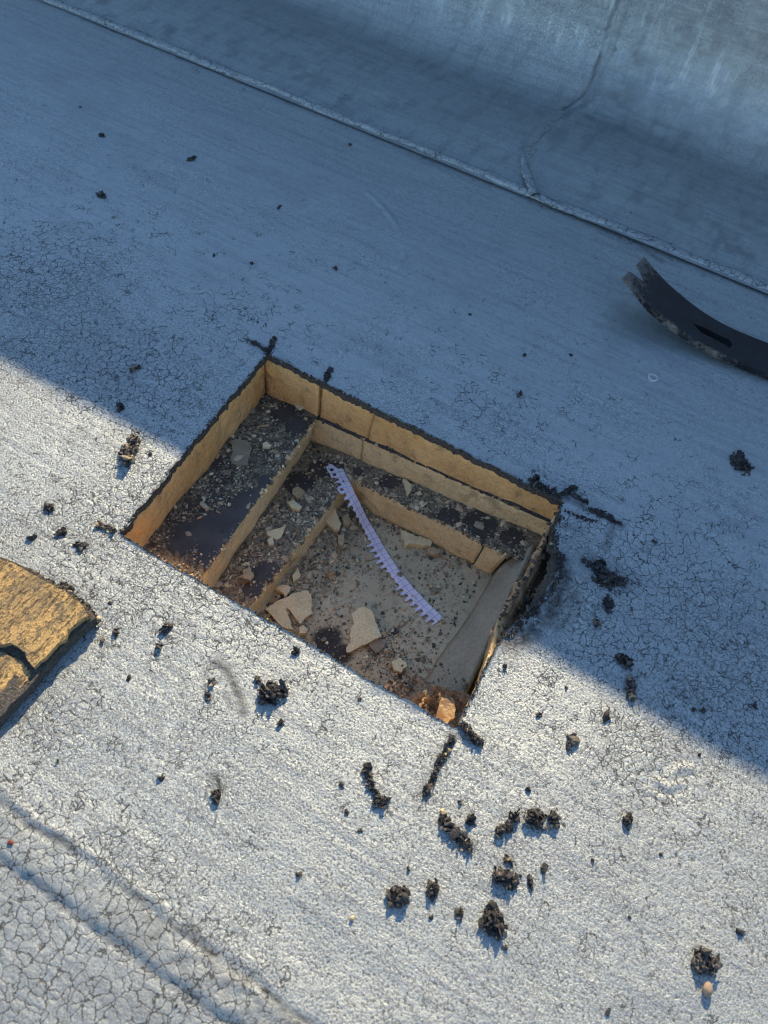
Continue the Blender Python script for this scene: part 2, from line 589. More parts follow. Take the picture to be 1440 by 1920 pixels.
vx, vy = V[:, 0], V[:, 1]
crack = 0.14 + 0.30 * sstep(.85, .6, vy) + blobs(vx, vy, [(60, 520, 150, .75), (250, 700, 140, .62), (110, 640, 120, .65), (330, 1020, 170, .95), (180, 1010, 130, .7), (460, 1160, 100, .7), (100, 1340, 100, .5),
                              (1260, 1120, 170, .75), (1380, 1250, 140, .65), (1080, 1000, 60, .5), (1060, 1130, 60, .9), (1120, 1190, 70, .75), (1180, 1430, 110, .6), (880, 760, 90, .35),
                              (80, 1800, 230, 1.0), (330, 1880, 150, .95), (-60, 1600, 140, .9), (240, 1740, 120, .8), (420, 1400, 90, .4), (620, 1240, 90, .35), (1010, 1260, 80, .3), (420, 600, 110, .35), (1100, 560, 200, .12)])
up, lo = ridge_edges(vx)
crack = crack + 0.75 * sstep(0.0, 0.012, (up - vy)) * (vy < up)
crack = crack + 0.35 * np.exp(-((vy - 0.985) / 0.012) ** 2)
crack = np.clip(crack + 0.15 * fbm(vx, vy, 0.08, 2, 40), 0, 1)
sun_side = sstep(0.95, 0.55, vy)
grain = np.clip(0.22 + 0.78 * sstep(0.62, 0.33, vy) + 0.15 * fbm(vx, vy, .1, 3, 41), 0.05, 1)
grain = grain * (0.72 + .28 * sstep(-.002, .006, vy - up))


def stain_shade_line(pts, w, s):
    d = polydist(vx, vy, px_path(*pts))
    return s * np.exp(-(d / (w * 0.0005)) ** 2)


stain_shade = np.zeros(len(V))
for pts, w, s in (([(408, 1243), (425, 1255), (440, 1285), (452, 1320), (455, 1335)], 9, .75), ([(392, 1245), (384, 1290), (395, 1310)], 4, .5), ([(420, 1290), (432, 1330)], 4, .45),
                  ([(1050, 1130), (1020, 1165), (985, 1195), (958, 1208)], 20, .9), ([(1052, 1055), (1054, 1100), (1040, 1140)], 13, .95),
                  ([(1075, 1120), (1060, 1160), (1040, 1190)], 10, .55), ([(1055, 985), (1090, 1000)], 9, .4),  # first line paints the shade of a crease beside the notch
                  ([(1065, 935), (1100, 952), (1165, 985)], 9, .7), ([(1150, 985), (1135, 1030)], 8, .5), ([(465, 640), (500, 658)], 7, .7),
                  ([(1110, 1060), (1165, 1090)], 26, .6), ([(1180, 1280), (1184, 1310)], 12, .35), ([(405, 1460), (410, 1480)], 9, .5),
                  ([(845, 1385), (795, 1495)], 9, .5), ([(1190, 455), (1240, 490)], 10, .5), ([(945, 1640), (950, 1600)], 10, .2), ([(1392, 868), (1385, 860)], 18, .5),
                  ([(100, 1570), (135, 1590)], 7, .6), ([(240, 1668), (270, 1690)], 7, .6), ([(355, 1740), (380, 1765)], 7, .5), ([(180, 640), (220, 690)], 60, .14), ([(760, 690), (640, 620)], 30, .12)):
    stain_shade = np.maximum(stain_shade, stain_shade_line(pts, w, s))
edge = np.exp(-((vy - up) / 0.0016) ** 2) * 0.95 * sstep(-.15, .25, fbm(vx, vy * 0, .03, 2, 44))
edge = np.maximum(edge, np.exp(-((vy - lo) / 0.0022) ** 2) * 0.45)
stain_shade = np.maximum(stain_shade, edge)
band = sstep(lo - .003, lo + .004, vy) * sstep(up + .004, up - .004, vy)
stain_shade = np.maximum(stain_shade, band * (.26 + .3 * fbm(vx, vy, .03, 3, 46))); stain_shade = np.maximum(stain_shade, .14 * sstep(lo + .002, lo - .01, vy) * (1 + fbm(vx, vy, .04, 3, 47)))
# dark rim right along the cut
rim = np.full(len(V), 9.0)
quad = [np.array([D[0], YB]), np.array([A[0], YT]), np.array([B[0], YT])]
rim = polydist(vx, vy, quad)
stain_shade = np.maximum(stain_shade, 0.7 * np.exp(-(rim / 0.0008) ** 2))
stain_shade = np.clip(stain_shade * (0.95 + 1.0 * fbm(vx, vy, 0.005, 3, 45)), 0, 1)
roof = mesh_obj('roof', V, faces, [M_COAT, M_EDGE], smooth=True, fmat=fm, attrs={'crack': crack, 'stain_shade': stain_shade, 'grain': grain})
prop(roof, 'silver coated flat roof membrane, cracked, with a square test cut', None, None, 'structure')

# ------------------------------------------------------------------ parapet wall with its flashing
WY = 1.345
wall_top = (WY - 0.345) * math.tan(SUN_EL) / math.cos(SUN_AZ)
par = empty('parapet_wall', (0, WY, 0), 'silver coated parapet wall rising beyond the lap seam', 'wall')
prof = [(0.985, 0.0045), (1.0, 0.006)] + [(1.0 + 0.24 * s, 0.006 + 0.010 * math.sin(s * math.pi) * .8 + .001 * s) for s in np.linspace(.02, 1, 66)]
for s in np.linspace(.03, 1, 36):
    th = s * math.pi / 2
    prof.append((1.24 + 0.105 * math.sin(th) ** .9, 0.007 + 0.135 * (1 - math.cos(th))))
prof += [(WY, z) for z in np.linspace(.147, .45, 60)] + [(WY, z) for z in (.52, .58, wall_top - .012)]
prof = np.array(prof)
fx = np.array([-30, -10, -4, -2] + list(np.arange(-1.35, .35, .0042)) + [.6, 1.5, 4, 10, 30])
PX, PI = np.meshgrid(fx, np.arange(len(prof)))
PY = prof[PI, 0]; PZ = prof[PI, 1].copy()
arc = np.concatenate([[0], np.cumsum(np.hypot(*np.diff(prof, axis=0).T))])[PI]
wgt = sstep(0.0, 0.1, arc) * (np.abs(PX) < 3)
disp = wgt * (0.006 * fbm(PX, arc, 0.22, 3, 60) + 0.0014 * fbm(PX, arc, 0.03, 3, 61) + .0004 * fbm(PX, arc, .008, 2, 67))
# overlap of two flashing sheets: a step and a puckered ridge
arc1 = np.concatenate([[0], np.cumsum(np.hypot(*np.diff(prof, axis=0).T))])
la, lx = [], []
for px, py in ((1003, 366), (984, 318), (984, 298), (1006, 272), (1040, 232), (1062, 204), (1094, 184), (1112, 150), (1135, 92), (1150, 40), (1162, 0)):
    best = None
    for q in range(len(prof)):
        p = at(px, py, prof[q, 1])
        d = abs(p[1] - prof[q, 0])
        if best is None or d < best[0]: best = (d, arc1[q], p[0])
    la.append(best[1]); lx.append(best[2])
lapx = np.interp(arc, la, lx) + 0.003 * fbm(arc, arc * 0, 0.03, 3, 62)
dl = PX - lapx
disp = disp + (np.abs(PX) < 3) * (0.0052 * np.exp(-(dl / 0.006) ** 2) * (0.7 + 0.6 * fbm(PX, arc, .03, 2, 63)) + 0.002 * sstep(-.006, .006, dl) * sstep(.5, .05, dl) + 0.0045 * np.exp(-((dl - 0.022) / 0.008) ** 2) * sstep(.2, .26, arc) * sstep(.5, .33, arc) - .003 * np.exp(-((dl - .011) / .004) ** 2) * sstep(.2, .26, arc))
rough_r = sstep(0.0, 0.08, dl) * sstep(.18, .3, arc)
disp = disp + rough_r * 0.0016 * fbm(PX, arc, 0.010, 4, 64)
tang = np.gradient(prof, axis=0); tang /= np.linalg.norm(tang, axis=1)[:, None] + 1e-9
PY = PY - tang[PI, 1] * disp; PZ = PZ + tang[PI, 0] * disp
n1, n0 = PX.shape
ii = np.arange(n1 * n0).reshape(n1, n0)
ff = np.stack([ii[:-1, :-1], ii[:-1, 1:], ii[1:, 1:], ii[1:, :-1]], -1).reshape(-1, 4)
vv = np.stack([PX, PY, PZ], -1).reshape(-1, 3)
wst = 0.95 * np.exp(-((dl + .003) / 0.0034) ** 2) * sstep(.1, .5, fbm(PX, arc, .02, 3, 65) + .45) + 0.45 * np.exp(-((dl - .05) / .03) ** 2) * sstep(.2, .26, arc) * sstep(.5, .36, arc) * sstep(0, .4, fbm(PX, arc, .02, 4, 66))  # lap crease shaded in as a dark colour line, plus blotchy stains
wst = np.maximum(wst, 0.4 * sstep(.25, .5, fbm(PX, arc, .03, 4, 68)) * np.exp(-((arc - .06) / .05) ** 2))
worn = sstep(.03, .3, dl) * sstep(.26, .42, arc + .05 * fbm(PX, arc, .08, 3, 69))
fl = mesh_obj('base_flashing', vv, ff, M_FLASH, par, True, attrs={'stain_shade': np.clip(wst, 0, 1).ravel(), 'worn': worn.ravel()})
fl['_o'] = [0, WY, 0]


def box(x0, x1, y0, y1, z0, z1_):
    v = [(x0, y0, z0), (x1, y0, z0), (x1, y1, z0), (x0, y1, z0), (x0, y0, z1_), (x1, y0, z1_), (x1, y1, z1_), (x0, y1, z1_)]
    f = [(0, 3, 2, 1), (4, 5, 6, 7), (0, 1, 5, 4), (1, 2, 6, 5), (2, 3, 7, 6), (3, 0, 4, 7)]
    return v, f


mesh_obj('masonry', *box(-30, 30, WY + .006, 1.60, -.3, wall_top - .004), M_CORE, par)
mesh_obj('coping', *box(-30, 30, WY - .008, 1.63, wall_top - .003, wall_top), M_COPING, par)


def bead(name, path, width, height, mat, parent, seed=0, step=0.002):
    """a flattened rope of coating laid along a 3D path"""
    path = np.array(path, float)
    d = np.concatenate([[0], np.cumsum(np.linalg.norm(np.diff(path, axis=0), axis=1))])
    s = np.arange(0, d[-1], step)
    P = np.stack([np.interp(s, d, path[:, k]) for k in range(3)], 1)
    T = np.gradient(P, axis=0); T /= np.linalg.norm(T, axis=1)[:, None]
    N = np.cross(np.array([0, 0, 1.]), T); N /= np.linalg.norm(N, axis=1)[:, None]
    U = np.cross(T, N)
    m = 9; vs = []; st = []
    lat = 0.0028 * fbm(s, s * 0, .06, 4, seed + 3)
    for k in range(m):
        a = math.pi * k / (m - 1)
        w = width * .5 * (1 + 0.5 * fbm(s, s * 0 + k * .001, .035, 4, seed) + .25 * fbm(s, s * 0, .2, 2, seed + 9))
        hh = height * (1 + 0.3 * fbm(s, s * 0 + k * .004, .012, 3, seed + 1))
        vs.append(P + N * (w * math.cos(a) + lat)[:, None] + U * (hh * math.sin(a) ** .7 - 0.0006)[:, None])
        st.append(np.full(len(s), .75 if k in (0, m - 1) else 0.0) * (0.5 + 0.5 * fbm(s, s * 0 + k, .02, 2, seed + 5)))
    vs = np.array(vs)
    i2 = np.arange(m * len(s)).reshape(m, len(s))
    f2 = np.stack([i2[:-1, :-1], i2[:-1, 1:], i2[1:, 1:], i2[1:, :-1]], -1).reshape(-1, 4)
    o = mesh_obj(name, vs.reshape(-1, 3), f2, mat, parent, True, attrs={'stain_shade': np.clip(np.array(st).ravel(), 0, 1), 'crack': np.full(vs.shape[0] * vs.shape[1], .95), 'grain': np.full(vs.shape[0] * vs.shape[1], .08), 'worn': np.zeros(vs.shape[0] * vs.shape[1])})
    return o


bx = np.arange(-1.5, .5, .02)
bead('lap_bead', [(x, 0.996 + 0.003 * float(fbm(x, 0, .2, 3, 80)), 00.0050) for x in bx], 0.0155, 0.0055, M_COAT, fl, 81)
bp = [at(1003, 366, .009), at(995, 345, .011), at(985, 318, .0135), at(983, 298, .015), at(994, 282, .0155), at(1012, 262, .0155), at(1036, 234, .014), at(1056, 212, .012)]
bead('lap_bead', bp, 0.013, 0.0042, M_COAT, fl, 91)

# ------------------------------------------------------------------ boards of the cut
def block(name, t0, t1, b0, b1, out, depth, mat, parent, seed=0, amp=0.0012, res=0.004, wob=0.0, zt=None):
    """a foam board whose front face runs t0-t1 (top) / b0-b1 (bottom); it goes back `depth` along out"""
    t0, t1, b0, b1 = [np.array(q, float) for q in (t0, t1, b0, b1)]
    out = np.array([out[0], out[1], 0.0]); out /= np.linalg.norm(out)
    n = max(4, int(np.linalg.norm(t1 - t0) / res)); m = max(3, int(np.linalg.norm(t0 - b0) / res))
    u = np.linspace(0, 1, n + 1)[:, None, None]; v = np.linspace(0, 1, m + 1)[None, :, None]
    P = (t0 * (1 - u) + t1 * u) * (1 - v) + (b0 * (1 - u) + b1 * u) * v
    L = np.linalg.norm(t1 - t0)
    su = (u * L)[:, :, 0] + seed; sv = (v * np.linalg.norm(t0 - b0))[:, :, 0]
    d = amp * fbm(su + 0 * sv, sv + 0 * su, 0.03, 4, 100 + seed) + amp * .5 * fbm(su + 0 * sv, sv * .3 + 0 * su, .008, 2, 130 + seed)
    d = d + 0.0022 * fbm(su + 0 * sv, 0 * su + seed, 0.07, 3, 170 + seed) - .0035 * np.clip(fbm(su + 0 * sv, sv + 0 * su, .014, 3, 180 + seed) - .42, 0, 1)
    P = P - out * d[:, :, None]
    # crumbled upper and lower arris
    P[:, 0, 2] -= 0.0034 * np.abs(fbm(su[:, 0], su[:, 0] * 0, 0.008, 3, 150 + seed))
    P[:, -1, 2] += wob * fbm(su[:, 0], su[:, 0] * 0, 0.03, 3, 160 + seed)
    P[:, 0] += out * 0.0012
    vs = P.reshape(-1, 3).tolist()
    iid = np.arange((n + 1) * (m + 1)).reshape(n + 1, m + 1)
    fs = np.stack([iid[:-1, :-1], iid[:-1, 1:], iid[1:, 1:], iid[1:, :-1]], -1).reshape(-1, 4).tolist()
    base = len(vs)
    for k, q in enumerate((t0, t1, b1, b0)):
        q = q + out * depth
        if zt and k < 2: q[2] = zt(q[0], q[1]) - .0006
        vs.append(q.tolist())
    T0, T1, B1, B0 = base, base + 1, base + 2, base + 3
    fs.append([T0, T1, B1, B0])
    fs.append([int(i) for i in iid[:, 0]] + [T1, T0])
    fs.append([int(i) for i in iid[::-1, -1]] + [B0, B1])
    fs.append([int(i) for i in iid[0, ::-1]] + [T0, B0])
    fs.append([int(i) for i in iid[-1, :]] + [B1, T1])
    o = mesh_obj(name, vs, fs, mat, parent, False)
    bm = bmesh.new(); bm.from_mesh(o.data)
    bmesh.ops.recalc_face_normals(bm, faces=bm.faces)
    for f in bm.faces: f.smooth = len(f.verts) == 4 and f.calc_area() < res * res * 4
    bm.to_mesh(o.data); bm.free()
    return o


def sheet(name, poly, zf, mat, parent, res=0.004, amp=0.0006, seed=0, attrs=None, dz=0.0014):
    """a grid clipped softly to a quad poly (4 xy corners in order)"""
    p = [np.array(q, float) for q in poly]
    n = max(4, int(max(np.linalg.norm(p[1] - p[0]), np.linalg.norm(p[2] - p[3])) / res)); m = max(4, int(max(np.linalg.norm(p[3] - p[0]), np.linalg.norm(p[2] - p[1])) / res))
    u = np.linspace(0, 1, n + 1)[:, None, None]; v = np.linspace(0, 1, m + 1)[None, :, None]
    P = (p[0] * (1 - u) + p[1] * u) * (1 - v) + (p[3] * (1 - u) + p[2] * u) * v
    x, y = P[..., 0], P[..., 1]
    z = zf(x, y) + dz + amp * fbm(x, y, .03, 4, 200 + seed) + amp * .6 * fbm(x, y, .008, 3, 230 + seed)
    iid = np.arange((n + 1) * (m + 1)).reshape(n + 1, m + 1)
    fs = np.stack([iid[:-1, :-1], iid[1:, :-1], iid[1:, 1:], iid[:-1, 1:]], -1).reshape(-1, 4)
    at_ = {k: f(x, y).ravel() for k, f in (attrs or {}).items()}
    return mesh_obj(name, np.stack([x, y, z], -1).reshape(-1, 3), fs, mat, parent, True, attrs=at_)


ZT = -0.0082


def P3(x, y, zf): return (x, y, zf(x, y) if callable(zf) else zf)


# upper layer
upl = empty('upper_insulation', (-.19, .373, -.07), 'orange brown upper foam layer just under the cut membrane', 'insulation')
kx0 = at(613, 705, -.01)[0]; kx1 = at(599, 786, -.064)[0]
kx0 = (kx0 + kx1) / 2 + .001; kx1 = kx0 - .001
j0 = at(708, 772, -.02)[0]; j1 = at(688, 823, -.055)[0]
ub = YT + 0.0015
block('board', P3(A[0] - .004, ub, ZT), P3(kx0 - .0018, ub, ZT), P3(A[0] - .004, ub, z1), P3(kx1 - .0018, ub, z1), (0, 1), .07, M_FOAM1, upl, 1)
block('board', P3(kx0 + .0018, ub, ZT), P3(j0 + .002, ub, ZT), P3(kx1 + .0018, ub, z1), P3(j1, ub, z1), (0, 1), .07, M_FOAM1, upl, 2)
block('board', P3(j0 + .0028, ub - .0012, ZT), P3(B[0] + .03, ub - .0012, ZT), P3(j1 + .0012, ub - .0012, z1), P3(B[0] + .03, ub - .0012, z1), (0, 1), .07, M_FOAM1, upl, 3, 0.0018)
a1 = at_on(497, 742, z1); d1 = at_on(275, 1017, z1)
dirv = (d1 - a1) / np.linalg.norm(d1 - a1); d1 = d1 + dirv * .06; a1 = a1 - dirv * .004
dv0 = np.array([D[0] - A[0], D[1] - A[1], 0]); dv0 /= np.linalg.norm(dv0)
block('board', np.array([A[0] - .0012, YT - .002, ZT]), np.array([D[0] - .0012, YB, ZT]) + dv0 * .03, a1, d1, (-1, 0), .09, M_FOAM1, upl, 4, 0.0022, wob=.002)
block('board', P3(.06, YB - .0015, ZT), P3(D[0] - .0004, YB - .0015, ZT), P3(.06, YB - .0015, -.058), P3(D[0] - .0004, YB - .0015, -.058), (0, -1), .05, M_FOAM1, upl, 5)

# right side: the torn board, its top arris showing inside the membrane edge
inpx = [(858, 1362), (872, 1330), (890, 1292), (912, 1240), (925, 1190), (936, 1152), (958, 1112), (976, 1082), (998, 1045), (1014, 1015), (1030, 985), (1046, 952)]
ipt = np.array([at(px, py, -.007) for px, py in inpx])
yy = np.arange(YB - .002, YT - .002, .0025)
ix = np.interp(yy, ipt[:, 1], ipt[:, 0])
tear = np.exp(-((yy - notch_c[1]) / .05) ** 2)
ix = ix + 0.0009 * fbm(yy, yy * 0, .01, 3, 170) * (1 + 3 * tear)
rowsR = []
ox = xR(yy)
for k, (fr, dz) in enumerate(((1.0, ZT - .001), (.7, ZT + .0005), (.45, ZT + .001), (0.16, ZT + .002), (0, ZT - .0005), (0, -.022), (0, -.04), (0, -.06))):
    xx = ix * (1 - fr) + (ox + .004) * fr
    zz = dz + 0.0 * yy
    if k in (1, 2): zz = zz - tear * (.016 + .006 * fbm(yy, yy * 0 + k, .008, 3, 171 + k))
    if k in (3, 4): zz = zz - tear * .004 * np.clip(fbm(yy, yy * 0 + .5, .02, 3, 175) + .3, 0, 1)
    xx = xx + (0.001 + .002 * tear) * fbm(yy, yy * 0 + .01 * k, .009, 3, 180 + k) * (k > 0) + (.004 if k == 7 else 0)
    rowsR.append(np.stack([xx, yy, zz], 1))
rowsR = np.array(rowsR)
i3 = np.arange(rowsR.shape[0] * rowsR.shape[1]).reshape(rowsR.shape[:2])
f3 = np.stack([i3[:-1, :-1], i3[1:, :-1], i3[1:, 1:], i3[:-1, 1:]], -1).reshape(-1, 4)
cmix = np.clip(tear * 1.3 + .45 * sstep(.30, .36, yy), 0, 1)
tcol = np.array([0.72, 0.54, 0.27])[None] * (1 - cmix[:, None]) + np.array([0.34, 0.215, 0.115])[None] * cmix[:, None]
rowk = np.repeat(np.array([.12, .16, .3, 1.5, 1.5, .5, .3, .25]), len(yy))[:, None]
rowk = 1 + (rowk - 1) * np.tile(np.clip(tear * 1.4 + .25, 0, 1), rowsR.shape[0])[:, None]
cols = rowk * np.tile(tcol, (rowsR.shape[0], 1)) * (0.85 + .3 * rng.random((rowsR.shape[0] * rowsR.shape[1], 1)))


def attr_foam():
    t = NT('torn_foam_edge')
    c = t.attr('col', 'Color')
    fib = t.noise(240, 5, .7, t.stretch((0, 0, .4), (1, .25, 1)))
    col = t.mul(c, t.ramp(fib, 0.3, 0.7, 0.55, 1.35))
    n = t.bump(fib, .004, .9)
    return t.done(col, .9, 0, n, .2)


M_TORN = attr_foam()
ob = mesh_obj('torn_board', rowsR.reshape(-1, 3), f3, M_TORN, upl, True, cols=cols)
ob['label'] = 'torn brown right hand board with a pale crumbled top edge'
TEAR_ROWS = rowsR[1:4]

# lower (beige) layer
lol = empty('middle_insulation', (-.2, .4, -.1), 'beige middle foam layer below a thin black felt line', 'insulation')
e1a = at_on(587, 794, z1); e1b = at_on(384, 1074, z1); g1a = at_on(580, 834, z2); g1b = at_on(408, 1093, z2)
ev = (e1b - e1a) / np.linalg.norm(e1b - e1a); gv = (g1b - g1a) / np.linalg.norm(g1b - g1a)
lb = YT + .0005
block('board', e1a - ev * .006, e1b + ev * .05, g1a - gv * .002, g1b + gv * .05, (-1, 0), .13, M_FOAM2, lol, 11, .0022, wob=.0015, zt=z1)
jx = at_on(674, 858, z2)[0]; jx1 = at_on(686, 826, z1)[0]
jm = (jx + jx1) / 2
block('board', P3(e1a[0] - .02, lb, z1), P3(jm - .0006, lb, z1), P3(e1a[0] - .02, lb, z2), P3(jm - .0006, lb, z2), (0, 1), .08, M_FOAM2, lol, 12)
block('board', P3(jm + .0006, lb - .0008, z1), P3(.03, lb - .0008, z1), P3(jm + .0006, lb - .0008, z2), P3(.03, lb - .0008, z2), (0, 1), .08, M_FOAM2, lol, 13)


def barefn(lst, zf):
    pts = [(at_on(px, py, zf)[:2], r) for px, py, r in lst]

    def f(x, y):
        a = np.zeros(np.shape(x))
        for c, r in pts:
            a = np.maximum(a, sstep(1.15, .75, np.hypot(x - c[0], y - c[1]) / r + .25 * fbm(x, y, .02, 3, 300)))
        return a
    return f


bare1 = barefn([(470, 945, .022), (440, 985, .03), (420, 1020, .03), (395, 1000, .026), (505, 905, .012), (560, 800, .014), (530, 775, .014), (350, 1010, .02)], z1)
sheet('facer', [(-.44, .19), (e1b[0] + .0015 + (e1b - e1a)[0] * .3, .19), (e1a[0] - .0004, e1a[1]), (-.44, e1a[1] + .005)], z1, M_FACER1, lol, .003, .0010, 1, {'bare': bare1})
sheet('facer', [(-.44, e1a[1]), (e1a[0] - .001, e1a[1]), (e1a[0] - .001, YT + .004), (-.44, YT + .004)], z1, M_FACER1, lol, .003, .0010, 2, {'bare': bare1}, dz=.0015)
# the black felt line between the two foam layers
xs = np.arange(e1a[0] - .01, .012, .0015)
fv = []
for k, (dy, dz) in enumerate(((0.004, .0022), (-.0016, .0020), (-.002, -.0012), (.004, -.0016))):
    fv.append(np.stack([xs, lb + dy * np.ones_like(xs) + (.0010 * fbm(xs, xs * 0 + k, .006, 3, 310) if k in (1, 2) else 0), z1(xs, lb) + dz * (1 + .7 * fbm(xs, xs * 0 + .3 * k, .012, 3, 312))], 1))
fv = np.array(fv); i4 = np.arange(fv.shape[0] * fv.shape[1]).reshape(fv.shape[:2])
f4 = np.stack([i4[:-1, :-1], i4[:-1, 1:], i4[1:, 1:], i4[1:, :-1]], -1).reshape(-1, 4)
mesh_obj('felt_line', fv.reshape(-1, 3), f4, M_EDGE, lol, True)
block('board', P3(.06, YB - .0025, -.0585), P3(-.3, YB - .0025, -.0585), P3(.06, YB - .0025, -.155), P3(-.3, YB - .0025, -.155), (0, -1), .05, M_FOAM2, lol, 14)

# bottom layer
btl = empty('bottom_insulation', (-.2, .4, -.14), 'pale bottom foam layer standing on the grey deck', 'insulation')
t3l = at_on(634, 926, z2); t3b = at_on(488, 1117, z2)
tv = (t3b - t3l) / np.linalg.norm(t3b - t3l)
f3l = at_on(652, 938, z3); f3b = at_on(505, 1129, z3)
b3 = at_on(663, 899, z2); b3r = at_on(950, 1043, z2); q3 = at_on(685, 955, z3); q3r = at_on(920, 1077, z3)
sp = at_on(909, 1022, z2)
tt = (sp[0] - b3[0]) / (b3r[0] - b3[0])
bl = b3 + (b3 - b3r) / np.linalg.norm(b3r - b3) * .03; ql = q3 + (q3 - q3r) / np.linalg.norm(q3r - q3) * .03
tp = b3 + (b3r - b3) * tt; qp = q3 + (q3r - q3) * tt
dx = np.array([.0007, 0, 0])
block('board', t3l - tv * .028, t3b + tv * .09, f3l - tv * .028, f3b + tv * .09, (-1, 0), .1, M_FOAM3, btl, 21, .0016, wob=.004, zt=z2)
block('board', bl, tp - dx, ql, qp - dx, (0, 1), .08, M_FOAM3, btl, 22, .0022, wob=.002, zt=z2)
block('board', tp + dx, b3r, qp + dx, q3r, (0, 1), .08, M_FOAM3, btl, 23, .0018, zt=z2)
bare2 = barefn([(630, 880, .012), (600, 880, .014), (560, 905, .018), (480, 1080, .014), (475, 1105, .012), (730, 905, .012), (840, 975, .016), (900, 985, .02), (960, 1010, .014), (760, 900, .01), (500, 1070, .014)], z2)
e2r = t3b + tv * .09
sheet('facer', [(-.36, .19), (e2r[0] - .0012, .19), (t3l[0] - .0012, bl[1] - .001), (-.36, bl[1] - .001)], z2, M_FACER2, btl, .003, .0012, 3, {'bare': bare2})
sheet('facer', [(-.36, bl[1]), (bl[0], bl[1]), (bl[0], .54), (-.36, .54)], z2, M_FACER2, btl, .003, .001, 4, {'bare': bare2}, dz=.0015)
sheet('facer', [(bl[0], bl[1] + .0016), (b3r[0] + .03, b3r[1] + .0016), (b3r[0] + .03, .54), (bl[0], .54)], z2, M_FACER2, btl, .003, .001, 5, {'bare': bare2}, dz=.00145)


# the deck at the bottom
def heap(x, y):
    l = np.interp(y, [t3b[1], t3l[1]], [t3b[0], t3l[0]])
    return 0.022 * sstep(0.045, 0.0, x - l) * (0.75 + .4 * fbm(x, y, .03, 3, 401))


def deckz(x, y): return z3(x, y) + heap(x, y)


darkf = barefn([(615, 1200, .018), (640, 1225, .014), (740, 1185, .006)], z3)
deck = sheet('roof_deck', [(-.45, .14), (.12, .14), (.12, .6), (-.45, .6)], deckz, M_DECK, None, .003, .0014, 6, {'dark': darkf}, dz=0)
prop(deck, 'grey brown roof deck at the bottom of the test cut', None, None, 'structure')


# grey strip leaning against the right side
def prism(name, top, dn, mat, parent=None, origin=None, smooth=False, sub=0, **kw):
    """outline of 3D points extruded along vector dn"""
    top = np.array(top, float); n = len(top)
    vs = np.vstack([top, top + np.array(dn)])
    fs = [list(range(n)), list(range(2 * n - 1, n - 1, -1))] + [[i, (i + n), (i + 1) % n + n, (i + 1) % n] for i in range(n)]
    o = mesh_obj(name, vs, fs, mat, parent, smooth, origin=origin, **kw)
    bm = bmesh.new(); bm.from_mesh(o.data); bmesh.ops.recalc_face_normals(bm, faces=bm.faces); bm.to_mesh(o.data); bm.free()
    return o


def strip_pt(px, py, fr):
    """fr 0 = bottom edge on the deck, 1 = top edge against the right wall"""
    z = -.12
    for _ in range(30):
        p = at(px, py, z); z = (z3(p[0], p[1]) + .002) * (1 - fr) + (-.064) * fr
    return at(px, py, z)


nb = 26
bpx = [(947, 1052), (921, 1083), (888, 1140), (860, 1182), (822, 1232), (796, 1275), (786, 1293)]
tpx = [(1000, 1020), (990, 1043), (962, 1100), (932, 1160), (902, 1228), (872, 1292), (862, 1316)]
su = np.linspace(0, 1, len(bpx)); uu = np.linspace(0, 1, nb)
bb = np.stack([np.interp(uu, su, [q[k] for q in bpx]) for k in (0, 1)], 1)
tp_ = np.stack([np.interp(uu, su, [q[k] for q in tpx]) for k in (0, 1)], 1)
sv = []
for i in range(nb):
    for fr in np.linspace(0, 1, 9):
        q = bb[i] * (1 - fr) + tp_[i] * fr
        f0 = .45 * sstep(.25, 0, uu[i]) * (1 - fr) + fr
        sv.append(strip_pt(q[0], q[1], f0))
sv = np.array(sv).reshape(nb, 9, 3)
sv[:, 1:8, 0] -= .0010 * fbm(sv[:, 1:8, 1], sv[:, 1:8, 2], .02, 3, 420)
front = sv.reshape(-1, 3); back = front + np.array([.004, 0, -.003])
i5 = np.arange(nb * 9).reshape(nb, 9)
f5 = np.stack([i5[:-1, :-1], i5[:-1, 1:], i5[1:, 1:], i5[1:, :-1]], -1).reshape(-1, 4).tolist()
o5 = nb * 9
f5 += [[a + o5 for a in f[::-1]] for f in f5[:]]
bd = list(i5[:, 0]) + list(i5[-1, 1:]) + list(i5[-2::-1, -1]) + list(i5[0, -2:0:-1])
f5 += [[bd[k], bd[(k + 1) % len(bd)], bd[(k + 1) % len(bd)] + o5, bd[k] + o5] for k in range(len(bd))]
st = mesh_obj('board_strip', np.vstack([front, back]), f5, M_STRIP, smooth=True, origin=front.mean(0))
prop(st, 'smooth grey board strip leaning along the right side of the cut', 'board')


# ------------------------------------------------------------------ crumbs, lumps, flakes
def ico():
    p = (1 + 5 ** .5) / 2
    v = np.array([(-1, p, 0), (1, p, 0), (-1, -p, 0), (1, -p, 0), (0, -1, p), (0, 1, p), (0, -1, -p), (0, 1, -p), (p, 0, -1), (p, 0, 1), (-p, 0, -1), (-p, 0, 1)], float)
    v /= np.linalg.norm(v[0])
    f = np.array([(0, 11, 5), (0, 5, 1), (0, 1, 7), (0, 7, 10), (0, 10, 11), (1, 5, 9), (5, 11, 4), (11, 10, 2), (10, 7, 6), (7, 1, 8), (3, 9, 4), (3, 4, 2), (3, 2, 6), (3, 6, 8), (3, 8, 9), (4, 9, 5), (2, 4, 11), (6, 2, 10), (8, 6, 7), (9, 8, 1)])
    return v, f


ICO_V, ICO_F = ico()


